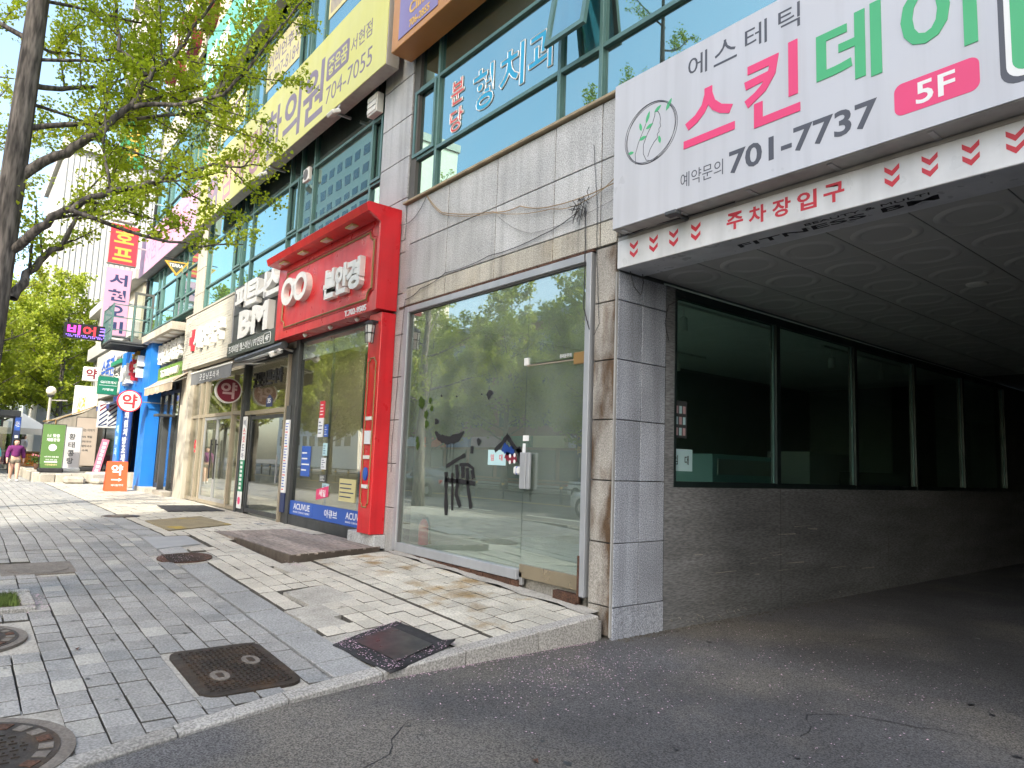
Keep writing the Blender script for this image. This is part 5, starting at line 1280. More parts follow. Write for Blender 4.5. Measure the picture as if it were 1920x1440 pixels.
class Grow:
    def __init__(s,mb,spur,seed): s.mb=mb; s.spur=spur; s.C=[]; s.r=random.Random(seed)
    def branch(s,p,d,L,r,lev,maxlev,curl=.18,up=.08):
        R=s.r; n=max(3,int(L/.22)); P=[Vector(p)]; d=Vector(d).normalized(); rad=[r]
        for i in range(n):
            d=(d+Vector((R.gauss(0,curl),R.gauss(0,curl),R.gauss(up,curl*.7)))*.5).normalized(); P.append(P[-1]+d*(L/n)); rad.append(r*(1-.8*(i+1)/n))
        s.mb.tube(P,rad,6 if lev<2 else 4 if lev<3 else 3,cap=False)
        s.sprout(P,r,L,lev,maxlev)
        return P
    def sprout(s,P,r,L,lev,maxlev,start=.2):
        R=s.r; n=len(P)
        if lev>=maxlev-1:
            for a,b in zip(P[:-1],P[1:]):
                seg=(b-a).length; k=max(1,int(seg/s.spur+R.random()))
                for j in range(k): s.C.append(tuple(a.lerp(b,R.random())+Vector((R.gauss(0,.02),R.gauss(0,.02),R.gauss(0,.02)))))
        if lev>=maxlev: return
        m=int(L*(3.2 if lev<maxlev-1 else 4.2))+1
        for k in range(m):
            u=start+(1-start)*(k+R.random())/m; i=min(n-2,int(u*(n-1))); p=P[i].lerp(P[i+1],u*(n-1)-i)
            t=(P[i+1]-P[i]).normalized(); o=t.orthogonal().normalized(); o.rotate(Matrix.Rotation(R.uniform(0,6.283),3,t))
            d=(t*R.uniform(.3,.8)+o*R.uniform(.6,1)+Vector((0,0,.22))).normalized()
            s.branch(p,d,L*R.uniform(.28,.5)*(1.05-.5*u),max(.004,r*.42*(1-.5*u)),lev+1,maxlev)
# --- the near ginkgo
T=thing('ginkgo_tree','large ginkgo tree with fresh green leaves and grey trunk at the left edge','tree',(-8.95,-5.35,-.2))
mb=MB(); G=Grow(mb,.019,5)
trunk=[(-8.95,-5.40,-.25),(-8.95,-5.38,.2),(-8.95,-5.36,1.5),(-8.95,-5.335,3.0),(-8.95,-5.31,4.4),(-8.95,-5.29,5.7),(-8.92,-5.27,7.2),(-8.95,-5.2,9.0),(-8.9,-5.15,11.0),(-8.9,-5.1,12.6)]
mb.tube(trunk,[.19,.15,.135,.125,.115,.105,.09,.07,.04,.012],14)
def limb(P,r0,r1,sub,seed=0):
    n=len(P); Q=[]
    for a,b in zip(P[:-1],P[1:]):
        for k in range(4): Q.append(Vector(a).lerp(Vector(b),k/4)+Vector((random.gauss(0,.012),random.gauss(0,.012),random.gauss(0,.012))))
    Q.append(Vector(P[-1])); m=len(Q)
    mb.tube(Q,[r0+(r1-r0)*i/(m-1) for i in range(m)],8,cap=False)
    L=sum((b-a).length for a,b in zip(Q[:-1],Q[1:])); G.sprout(Q,r0,L,1,3,start=.15); return Q
limb([(-8.95,-5.25,4.30),(-8.75,-4.88,4.60),(-8.65,-4.63,4.86),(-8.6,-4.33,5.29),(-8.6,-4.14,5.8),(-8.6,-3.96,6.04),(-8.55,-3.58,6.9),(-8.5,-3.3,7.4)],.055,.009,1)
limb([(-8.6,-4.35,5.26),(-8.45,-3.9,5.40),(-8.3,-3.45,5.62),(-8.1,-3.25,5.95),(-8.0,-3.0,6.45),(-8.0,-2.74,6.95),(-7.95,-2.5,7.4)],.03,.006,1)
limb([(-8.6,-4.2,5.70),(-8.7,-4.5,5.95),(-8.8,-4.6,6.6),(-8.8,-4.7,7.3)],.03,.008,1)
limb([(-8.95,-5.26,3.42),(-8.6,-5.06,3.68),(-8.45,-4.85,3.87),(-8.4,-4.56,4.11),(-8.4,-4.11,4.36),(-8.4,-3.9,4.51),(-8.4,-3.46,4.78),(-8.35,-2.9,4.93)],.05,.008,1)
limb([(-8.42,-4.86,3.87),(-8.3,-4.3,3.75),(-8.3,-3.7,3.72),(-8.2,-3.1,3.85)],.028,.006,1)
limb([(-8.95,-5.2,2.95),(-9.2,-5.02,3.38),(-9.25,-4.82,3.68),(-9.3,-4.65,4.1),(-9.3,-4.4,4.5)],.05,.010,1)
limb([(-8.4,-4.45,4.15),(-8.55,-4.55,4.6),(-8.55,-4.6,5.2),(-8.6,-4.6,5.6)],.02,.006,1)
R_=random.Random(3)
for k in range(15):
    z=4.8+.5*k; a=R_.uniform(0,6.283); L=3.0-.13*k
    dx,dy=math.cos(a),math.sin(a)
    if dx>.3 and dy>-.2: L*=.45
    p=(-8.94,-5.28,z); G.branch(p,(dx,dy,.45),L*R_.uniform(.7,1),.034-.001*k,1,3)
for a,z,L in ((1.4,5.6,2.2),(1.9,6.3,2.4),(1.2,6.9,2.2),(2.4,5.1,2.0),(1.6,7.6,2.2),(2.8,5.8,2.4),(3.3,4.6,2.2)):
    G.branch((-8.94,-5.28,z),(math.cos(a),math.sin(a),.35),L,.022,1,3)
mb.build('trunk','bark',T,True)
C=np.array(G.C); print('near tree clusters',len(C))
v,f=leaves(C,3,.026,.050,.04); mk_np('crown',v,f,'ginkgo',T)

def make_tree(name,label,loc,h,rad,nl,seed,leaf,lm,spur,nleaf,group,trunk_r=.17,z0=.28,maxlev=3):
    T=thing(name,label,'tree',loc,group,local=True); T.location=loc
    mb=MB(); G=Grow(mb,spur,seed); R=random.Random(seed)
    P=[(R.gauss(0,.05)*i*.3,R.gauss(0,.05)*i*.3,h*i/9) for i in range(10)]
    mb.tube(P,[trunk_r*(1.25 if i==0 else 1-.92*i/9) for i in range(10)],10)
    for k in range(nl):
        u=z0+(.97-z0)*k/(nl-1); i=min(8,int(u*9)); p=Vector(P[i]).lerp(Vector(P[i+1]),u*9-i)
        a=k*2.4+R.uniform(-.4,.4); L=rad*(1.0-.75*max(0,(u-.45)/.55))*R.uniform(.75,1.1)
        G.branch(p,(math.cos(a),math.sin(a),R.uniform(.25,.7)),L,trunk_r*.32*(1-.6*u),1,maxlev)
    mb.build('trunk','bark',T,True)
    C=np.array(G.C); v,f=leaves(C,nleaf,leaf*.7,leaf*1.2,leaf*.8); mk_np('crown',v,f,lm,T)
    print(name,len(C))
    return T
proto=make_tree('ginkgo_tree','street ginkgo tree behind the near one, second in the row',(-18.6,-5.75,-.05),10.5,2.3,22,21,.06,'ginkgo_far',.065,4,'street trees along the kerb')
for x,y,rz,s_,lab in ((-39.5,-6.9,1.2,1.1,'street ginkgo tree, third in the row beyond the sunlit paving'),(-48.0,-7.2,2.6,1.15,'street ginkgo tree, fourth in the row beyond the walking person')):
    c=copy_tree(proto); c.location=(x,y,-.05); c.rotation_euler=(0,0,rz); c.scale=(s_,s_,s_); c['label']=lab
far=make_tree('park_tree','bright yellow green tree behind the green banner',(-52,-.5,0),12.5,4.6,26,33,.16,'ginkgo_far',.26,4,'trees at the far end of the street',.2,.22)
FT=((-60,-3.0,.7,1.1,'bright leafy tree above the bus shelter roof'),(-56,-6.5,1.9,1.0,'bright leafy tree at the far left edge'),(-66,-.5,2.7,1.2,'leafy tree farthest down the street'),(-50,-10,3.6,.95,'bright tree between the near ginkgo and the shelter'),(-63,3.0,4.4,1.1,'leafy tree behind the signs at the far corner'),(-41,-6.0,.3,.9,'leafy tree hanging over the bus shelter'),(-45,-9.5,2.0,1.05,'leafy tree beyond the shelter on the street side'),(-70,-5,5.1,1.2,'tall leafy tree at the end of the pavement'),
    (-13.5,-23.2,.4,1.15,'tree across the street mirrored in the door glass'),(-21,-23.6,1.3,1.2,'tree across the street, second from the driveway side'),(-29,-23.2,2.2,1.05,'tree across the street mirrored in the middle of the shop glass'),(-37,-23.6,3.1,1.2,'tree across the street mirrored at the left of the shop glass'),(-46,-23.2,4.0,1.15,'tree across the street, sixth from the driveway side'),(-55,-23.4,4.6,1.2,'tree across the street, second farthest from the driveway'),(-64,-23.2,5.3,1.2,'tree across the street, farthest from the driveway'),(-52,-17.5,1.1,.9,'small tree on the far side of the road, leftmost one'),(-24,-19.5,5.0,.75,'small tree on the far side of the road'),(-40,-19.5,5.6,.8,'small tree beyond the dark parked car'))
for x,y,rz,s_,lab in FT:
    c=copy_tree(far); c.location=(x,y,0 if x<-45 and y>-10 else -.3); c.rotation_euler=(0,0,rz); c.scale=(s_,s_,s_*random.uniform(.92,1.06)); c['label']=lab
    if y<-10: c['group']='trees across the street'
# hedge beyond the pavement
hc=[(random.uniform(-80,-68),random.uniform(-9,6),random.uniform(.1,3.2)) for _ in range(2600)]
H=thing('hedge','dark green hedge closing the far end of the street','hedge',(-74,-2,0)); v,f=leaves(np.array(hc),4,.2,.4,.3); mk_np('foliage',v,f,'hedge_leaf',H)

# ============================================================ FAR LEFT CORNER
pz=.35
plaza=struct(MB().box(-80,-33.2,-2.7,.3,-.3,pz-.01).build('plaza','cement'))
for i in range(40):
    x=-33.2-i*.55; MB().box(x-.54,x,-2.95,-2.71,-.05,pz+.02+random.uniform(-.015,.015),.02).build('kerb_stone','stone_edge',plaza)
for i in range(5): MB().box(-33.19,-32.9,-2.75+i*.55,-2.22+i*.55,-.05,pz-.04+random.uniform(-.03,.03),.03).build('kerb_stone','stone_edge',plaza)
for i,(x,y,w_,h_) in enumerate(((-31.9,-1.7,.9,.28),(-32.3,-.9,.8,.45),(-31.5,-.8,.5,.22))):
    q=MB().box(x-w_/2,x+w_/2,y-.35,y+.35,-.02,h_,.09); q.xf(Matrix.Translation((x,y,0))@Matrix.Rotation(.2*i,4,'Z')@Matrix.Translation((-x,-y,0)))
    tag(q.build('rock','stone_edge'),('flat pale rock in front of the white banner','tall pale rock below the pink board','small pale rock beside the orange board')[i],'rock','rocks by the plaza corner')
def banner(label,x,y0,y1,z0,z1,m,lines,frame_m='black_paint',base='rubber'):
    t=thing('roll_banner',label,'banner',(x,(y0+y1)/2,pz))
    MB().box(x-.02,x,y0,y1,z0,z1).build('sheet',m,t)
    q=MB()
    for y in (y0-.02,y1+.02): q.box(x-.03,x+.005,y-.012,y+.012,pz,z1+.03)
    q.box(x-.03,x+.005,y0-.02,y1+.02,z1+.005,z1+.03); q.build('frame',frame_m,t)
    MB().box(x-.25,x+.25,y0-.05,y1+.05,pz-.005,pz+.18,.04).build('base',base,t)
    for s_,z,w_,h_,mm in lines: txt(s_,(x,(y0+y1)/2,z),w_,h_,.003,mm,t,BLADE,off=.02)
    return t
t=banner('green standing banner with white lettering by the plaza kerb',-34.0,-2.70,-1.93,.52,2.30,'banner_green',[('1:1 맞춤',1.85,.42,.14,'print_white'),('재활운동',1.68,.46,.14,'print_white'),('어깨 허리 무릎 통증',.98,.5,.06,'print_white'),('자세 교정 상담',.86,.4,.06,'print_white'),('서현재활센터',.66,.42,.08,'sign_yellow')])
MB().lathe([(.14,.0),(.14,.004)],(-34.0,-2.31,1.36),20,'x').build('round_print','print_white',t); MB().box(-34,-33.996,-2.55,-2.1,.75,.80).build('bar_print','print_white',t)
banner('pale grey standing banner with brush lettering behind the green one',-35.0,-1.88,-1.22,.5,2.25,'banner_white',[('황',1.85,.24,.26,'charcoal'),('태',1.5,.24,.26,'charcoal'),('콩',1.15,.24,.26,'charcoal'),('탕',.82,.24,.26,'charcoal')],'alu','lamp_white')
banner('pale brown menu banner with dark frame by the vinyl tent',-36.6,-1.25,-.42,.6,2.75,'banner_brown',[('맛있는 이야기',2.2,.6,.13,'charcoal'),('100% 메밀',1.9,.45,.11,'charcoal'),('물막국수',1.68,.45,.1,'charcoal'),('비빔막국수',1.48,.5,.1,'charcoal'),('수육',1.28,.25,.1,'charcoal')])
t=thing('leaning_board','narrow pink board leaning beside the rocks','board',(-33.1,-.75,.3)); q=MB().box(-.02,.02,-.13,.13,0,1.5); q.xf(Matrix.Translation((-33.0,-.85,.3))@Matrix.Rotation(-.18,4,'X')); q.build('panel','banner_pink',t)
for i in range(8):
    q=MB().box(.021,.024,-.06,.06,.15+.16*i,.26+.16*i); q.xf(Matrix.Translation((-33.0,-.85,.3))@Matrix.Rotation(-.18,4,'X')); q.build('print','print_white',t)
t=thing('barber_sign','glazed box sign with red and blue diagonal barber stripes','sign',(-33,-.6,2.25))
MB().box(-33.3,-33.0,-.95,-.25,2.25,3.36,.02).build('box','lamp_white',t)
for k in range(-3,8):
    z=2.3+.2*k
    for j,(a,b) in enumerate(((-.92,-.62),(-.58,-.28))):
        zz=[(a,z),(b,z+.28),(b,z+.36),(a,z+.08)]; zz=[(p,min(max(q,2.3),3.3)) for p,q in zz]
        if max(q for _,q in zz)-min(q for _,q in zz)>.06: MB().prism(zz,'yz',-32.998,-32.992).build('stripe','maroon' if k>2 else 'print_navy',t)
# neighbour building with small signs
NB=thing('corner_building','low cream corner building with many small signs','building',(-40,5,0))
MB().box(-46,-33.6,.35,12,0,8.8).build('wall','far_cream',NB); MB().box(-46.2,-33.4,-.1,12.2,8.8,9.3,.03).build('roof_edge','far_white',NB); MB().box(-46,-33.6,.0,.35,6.3,7.0,.02).build('ledge','far_white',NB)
for i in range(5):
    w_=MB().box(-45.5+2.4*i,-43.9+2.4*i,.30,.36,4.3,6.0).build('window','window_dark',NB); MB().box(-44.72+2.4*i,-44.66+2.4*i,.27,.30,4.3,6.0).build('mullion','far_white',w_)
for i in range(4): MB().box(-45+3*i,-42.4+3*i,.30,.36,.4,3.0).build('shop_glass','window_dark',NB)
t=thing('shop_sign','white sign with blue lettering on the corner building','sign',(-39,.1,4.2)); MB().box(-42.5,-34.5,.05,.3,3.9,6.2,.02).build('board','far_white',t); txt('수족관',(-38.8,.05,5.3),3.6,1.0,.02,'print_blue',t,off=.02); txt('한방',(-35.8,.05,5.2),1.4,.9,.02,'charcoal',t)
t=thing('box_sign','small green box sign with white lettering beside the blue shop','sign',(-32.6,-.7,3.6)); MB().box(-32.9,-32.6,-1.12,-.42,3.62,4.35,.01).build('box','sign_gsgreen',t); txt('GS더프레시',(-32.6,-.77,4.12),.56,.12,.004,'print_white',t,BLADE); txt('가맹점',(-32.6,-.77,3.82),.4,.1,.004,'print_white',t,BLADE); MB().box(-32.602,-32.597,-1.1,-.45,3.98,3.995).build('line','print_white',t)
t=thing('box_sign','white box sign with dark red pharmacy letter in front of the trees','sign',(-36,-1,4.4)); MB().box(-36.3,-36,-1.28,-.66,4.4,5.02,.01).build('box','lamp_white',t); txt('약',(-36,-.97,4.71),.42,.46,.004,'maroon',t,BLADE,off=.03); MB().tube([(-36.15,-.66,4.7),(-36.15,.4,4.7)],.03,6).build('arm','alu',t)
t=thing('vertical_sign','tall white vertical sign with orange mark below the pharmacy box sign','sign',(-38,-.9,2.6)); MB().box(-38.3,-38,-1.3,-.35,2.3,4.3,.01).build('box','lamp_white',t); txt('삼겹',(-38,-1.0,3.3),.3,1.0,.004,'gold_text',t,BLADE,off=.02)
t=thing('shop_sign','white letter sign with green cap between the blue shop and the corner building','sign',(-33.4,-.2,4.5)); MB().box(-34.5,-32.5,-.35,.0,4.35,4.95,.01).build('board','lamp_white',t); MB().box(-34.6,-32.4,-.45,.0,4.96,5.15,.01).build('cap','plaster_green_sign',t); txt('안스약',(-33.5,-.35,4.65),1.5,.42,.03,'charcoal',t)
t=thing('vinyl_tent','grey vinyl sheet tent with sloping roof behind the banners','tent',(-38.5,-1.2,pz))
def sheet(q,name,parent,m='clear_sheet_grey'):
    n=8; v=[];f=[]
    for j in range(n+1):
        for i in range(n+1):
            a,b=i/n,j/n; p=(1-a)*(1-b)*np.array(q[0])+a*(1-b)*np.array(q[1])+a*b*np.array(q[2])+(1-a)*b*np.array(q[3]); p=p+np.array([0,0,.04*math.sin(9*a+7*b)]); v.append(tuple(p))
    for j in range(n):
        for i in range(n): f.append((j*(n+1)+i,j*(n+1)+i+1,(j+1)*(n+1)+i+1,(j+1)*(n+1)+i))
    k=len(v); v+=[(a-.01,b,c-.012) for a,b,c in v]; f+=[tuple(k+i for i in r) for r in f]
    return mk(name,v,f,m,parent,True)
sheet([(-37,-2.0,2.55),(-37,-.1,3.5),(-40.5,-.1,3.6),(-40.5,-2.2,2.55)],'roof_sheet',t); sheet([(-37,-2.0,pz),(-37,-.2,pz),(-37,-.1,3.45),(-37,-2.0,2.5)],'end_sheet',t); sheet([(-37,-2.05,pz),(-40.5,-2.2,pz),(-40.5,-2.2,2.5),(-37,-2.0,2.5)],'side_sheet',t)
q=MB(); q.tube([(-36.98,-2.02,pz),(-36.98,-2.02,2.6),(-36.98,-.1,3.55)],.03,6); q.tube([(-36.98,-2.02,2.6),(-40.5,-2.2,2.6)],.03,6); q.build('frame','gold_line',t)
awning('awning','small dark blue awning beside the round pharmacy sign',-35.5,-32.3,.1,3.5,-.7,3.25,.22,'blue_dark')
# street lamps with globes
for x,y,z,lab in ((-40,-2.06,4.07,'street lamp with round globe behind the green banner'),(-60,-2.3,3.9,'street lamp with round globe above the bus shelter')):
    t=thing('street_lamp',lab,'street lamp',(x,y,pz),'globe street lamps')
    MB().tube([(x,y,pz-.05),(x,y,z-.3)],[.09,.06],10).build('pole','grey_cabinet',t); MB().lathe([(.07,-.32),(.14,-.25),(.15,-.2)],(x,y,z),14).build('collar','charcoal',t)
    MB().lathe([(.02,-.22),(.13,-.18),(.21,-.06),(.215,.05),(.16,.16),(.06,.22),(.01,.225)],(x,y,z),18).build('globe','globe',t,True); MB().tube([(x,y,z-.45),(x,y+.7,z-.42)],.03,6).build('arm','grey_cabinet',t)
# bus shelter
t=thing('bus_shelter','dark glazed bus shelter with blue sign post at the left edge','bus shelter',(-42,-4.6,0))
MB().box(-43.2,-40.6,-6.6,-3.1,2.75,3.05,.03).build('roof','charcoal',t)
for x,y in ((-40.8,-3.2),(-43.0,-3.2),(-40.8,-6.4),(-43,-6.4)): MB().box(x-.06,x+.06,y-.06,y+.06,0,2.75).build('post','charcoal',t)
s_=MB().box(-40.7,-40.55,-4.6,-3.75,2.25,2.62,.01).build('screen','led_black',t)
for k in range(3): MB().box(-40.549,-40.545,-4.5,-3.85,2.32+.09*k,2.36+.09*k).build('screen_line','plaster_green_sign',s_)
s_=MB().box(-40.58,-40.45,-3.33,-3.07,.3,2.75,.01).build('route_sign','print_navy',t); MB().box(-40.449,-40.445,-3.31,-3.09,2.1,2.7).build('route_head','print_blue',s_); txt('버스',(-40.444,-3.2,2.4),.15,.3,.003,'print_white',s_,BLADE)
for k in range(6): MB().box(-40.449,-40.445,-3.27,-3.13,.6+.23*k,.72+.23*k).build('route_text','print_white',s_)
MB().box(-43.0,-42.96,-6.3,-3.3,.4,2.6).build('back_pane','glass_plain',t); MB().box(-42.7,-42.2,-6.0,-3.6,.42,.48).build('bench','deck_wood',t)
# market tents, crates, flowers
for i,(x,y,s_) in enumerate(((-48,-2.6,1.0),(-53,-2.2,1.0))):
    t=thing('market_tent',('white market tent with peaked roof behind the shelter','white market tent farther down the street')[i],'tent',(x,y,pz),'market tents')
    w_=1.3; zb,zt=2.35,3.25
    MB().add([(x-w_,y-w_,zb),(x+w_,y-w_,zb),(x+w_,y+w_,zb),(x-w_,y+w_,zb),(x,y,zt)],[(0,1,4),(1,2,4),(2,3,4),(3,0,4)]).build('canopy','tent_white',t)
    q=MB()
    for a,b in ((-1,-1),(1,-1),(1,1),(-1,1)): q.tube([(x+a*w_*.97,y+b*w_*.97,pz),(x+a*w_*.97,y+b*w_*.97,zb)],.025,5)
    q.build('legs','alu',t); MB().box(x+w_-.01,x+w_,y-w_,y+w_,zb-.28,zb).build('valance','tent_white',t)
    c=MB().box(x-.8,x+.6,y-1,y+1,1.0,1.05).build('table_top','gold_line',t); MB().box(x-.7,x+.55,y-.95,y+.95,pz,1.0).build('table_skirt','maroon',c)
for i,(x,y,z) in enumerate(((-43.5,-2.35,pz),(-43.5,-2.35,pz+.33))):
    t=thing('plastic_crate',('orange plastic crate on the plaza, lower of two','orange plastic crate on the plaza, upper of two')[i],'crate',(x,y,z),'orange crates')
    q=MB(); q.box(x-.28,x+.28,y-.4,y+.4,z,z+.03)
    for k in range(4): q.box(x+.25,x+.28,y-.4,y+.4,z+.05+.07*k,z+.09+.07*k); q.box(x-.28,x+.25,y-.4,y-.37,z+.05+.07*k,z+.09+.07*k)
    for yy in (-.4,-.13,.13,.37): q.box(x+.25,x+.278,y+yy,y+yy+.03,z,z+.32)
    q.build('body','crate_orange',t)
t=thing('flower_pot','low pot of pink and green plants beside the green banner','flower pot',(-38,-2.4,pz)); MB().lathe([(.14,0),(.2,.25)],(-38,-2.4,pz),12).build('pot','rust',t)
v,f=leaves(np.array([(-38+random.gauss(0,.15),-2.4+random.gauss(0,.15),pz+.3+random.uniform(0,.3)) for _ in range(60)]),5,.05,.1,.05); mk_np('foliage',v,f,'hedge_leaf',t); v,f=leaves(np.array([(-38+random.gauss(0,.15),-2.4+random.gauss(0,.15),pz+.55+random.uniform(0,.1)) for _ in range(20)]),5,.04,.07,.03); mk_np('blossom',v,f,'banner_pink',t)
# far pale finned tower
FB=thing('finned_tower','tall white building with vertical fins behind the trees','building',(-68,5,0))
MB().box(-76,-62,-.9,9,0,24.5).build('core','far_white',FB)
for i in range(26): MB().box(-61.99,-61.92,-.9+.38*i,-.78+.38*i,4,24.5).build('fin','far_white',FB)
MB().box(-76.3,-61.6,-1.2,9.2,24.5,25.2).build('parapet','far_white',FB)

# ============================================================ PEOPLE
def skin(name,V,E,Rd,m,parent,sub=2):
    me=bpy.data.meshes.new(name); me.from_pydata(V,E,[])
    o=bpy.data.objects.new(name,me); TMP.collection.objects.link(o)
    md=o.modifiers.new('s','SKIN'); md.use_smooth_shade=True
    for i,r_ in enumerate(Rd): me.skin_vertices[0].data[i].radius=(r_,r_) if not isinstance(r_,tuple) else r_
    me.skin_vertices[0].data[0].use_root=True
    sb=o.modifiers.new('d','SUBSURF'); sb.levels=sub; sb.render_levels=sub
    TMP.view_layers[0].update()
    m2=bpy.data.meshes.new_from_object(o.evaluated_get(TMP.view_layers[0].depsgraph))
    bpy.data.objects.remove(o); m2.materials.clear(); m2.materials.append(MAT[m])
    for p in m2.polygons: p.use_smooth=True
    r=bpy.data.objects.new(name,m2); COL.objects.link(r); r.parent=parent; return r
def person(label,loc,rz,top,bottom,legs_bare,hgt_,shoe='shoe',step=.16):
    P=thing('person',label,'person',loc,None,local=True); P.location=loc; P.rotation_euler=(0,0,rz); s=hgt_/1.65; P.scale=(s,s,s)
    # x forward, y left; one continuous body
    V=[(0,0,.92),(0,0,1.06),(0,0,1.2),(0,0,1.34),(.005,0,1.42),(.02,0,1.47),(.025,0,1.55),(.015,0,1.625)]; Rd=[(.19,.15),(.16,.13),(.18,.13),(.15,.10),(.058,.058),(.088,.095),(.108,.118),(.085,.095)]
    E=[(i,i+1) for i in range(7)]
    for sd in (1,-1):
        k=len(V); st=step*sd
        V+=[(.0,.085*sd,.84),(.02+st*.4,.095*sd,.50),(.0+st*.9,.085*sd,.12),(.0+st*.9,.085*sd,.05),(.12+st*.95,.09*sd,.03)]; Rd+=[.125,.088,.055,.05,.04]
        E+=[(0,k),(k,k+1),(k+1,k+2),(k+2,k+3),(k+3,k+4)]
        k=len(V)
        V+=[(0,.17*sd,1.36),(-.02,.25*sd,1.12),(.05-st*.5,.285*sd,.88),(.07-st*.5,.285*sd,.80)]; Rd+=[.075,.055,.042,.036]
        E+=[(3,k),(k,k+1),(k+1,k+2),(k+2,k+3)]
        h=len(V)-1
        for q in range(4):   # fingers
            V.append((.075-st*.5+(.018*q-.03),.287*sd,.715-.008*abs(q-1.3))); Rd.append(.009); E.append((h,len(V)-1))
        V.append((.11-st*.5,.275*sd,.765)); Rd.append(.010); E.append((h,len(V)-1))
    skin('body',V,E,Rd,'skin' ,P)
    # sweater
    V=[(0,0,.93),(0,0,1.06),(0,0,1.2),(0,0,1.34),(.0,0,1.395)]; Rd=[(.21,.17),(.21,.165),(.225,.165),(.17,.12),(.085,.08)]; E=[(i,i+1) for i in range(4)]
    for sd in (1,-1):
        k=len(V); st=step*sd; V+=[(0,.17*sd,1.36),(-.02,.255*sd,1.12),(.05-st*.5,.287*sd,.90)]; Rd+=[.11,.088,.066]; E+=[(3,k),(k,k+1),(k+1,k+2)]
    skin('top',V,E,Rd,top,P)
    V=[(0,0,.97),(0,0,.88)]; Rd=[(.21,.17),(.215,.18)]; E=[(0,1)]
    for sd in (1,-1):
        k=len(V); st=step*sd
        if legs_bare: V+=[(.005,.09*sd,.80),(.01+st*.2,.095*sd,.66)]; Rd+=[.15,.135]; E+=[(1,k),(k,k+1)]
        else: V+=[(.0,.09*sd,.80),(.02+st*.4,.095*sd,.50),(st*.9,.085*sd,.10)]; Rd+=[.14,.105,.08]; E+=[(1,k),(k,k+1),(k+1,k+2)]
    skin('shorts' if legs_bare else 'trousers',V,E,Rd,bottom,P)
    for sd in (1,-1):
        st=step*sd; skin('shoe',[(-.05+st*.9,.085*sd,.045),(.06+st*.9,.09*sd,.045),(.16+st*.95,.092*sd,.035)],[(0,1),(1,2)],[.05,.05,.036],shoe,P)
        if legs_bare: skin('sock',[(st*.9,.085*sd,.07),(st*.88,.085*sd,.19)],[(0,1)],[.048,.048],'sock',P)
    prof=[(.03,1.705),(.08,1.69),(.118,1.64),(.132,1.57),(.13,1.49),(.118,1.42),(.10,1.38)]
    hb=MB().lathe(prof,(-.012,0,0),24,close=False); hb.f=[q for q in hb.f if not (sum(hb.v[i][0] for i in q)/4>.055 and sum(hb.v[i][2] for i in q)/4<1.61)]
    hb.f.append(tuple(range(24))); hb.v=[(x*1.02+random.uniform(-.004,.004),y+random.uniform(-.004,.004),z+random.uniform(-.006,.006)) for x,y,z in hb.v]
    hb.build('hair','hair',P,True)
    # face
    for sd in (1,-1): MB().lathe([(.011,-.004),(.009,.004)],(.112,.035*sd,1.55),8,'x').build('eye','hair',P)
    MB().prism([(-.014,1.505),(.014,1.505),(.005,1.545),(-.005,1.545)],'yz',.10,.132).build('nose','skin',P); MB().box(.095,.118,-.026,.026,1.475,1.484).build('mouth','maroon_light',P)
    return P
person('person in purple sweater and beige shorts walking towards the camera',(-33.5,-3.55,0),.12,'sweater','shorts',True,1.62)
person('person in pale blue shirt behind the walker at the left edge',(-37.5,-4.15,0),2.9,'cyan_shirt','trouser',False,1.6)
person('person in pale top standing at the market tent',(-46.2,-2.5,.35),1.2,'pale_shirt','trouser',False,1.6,step=.03)

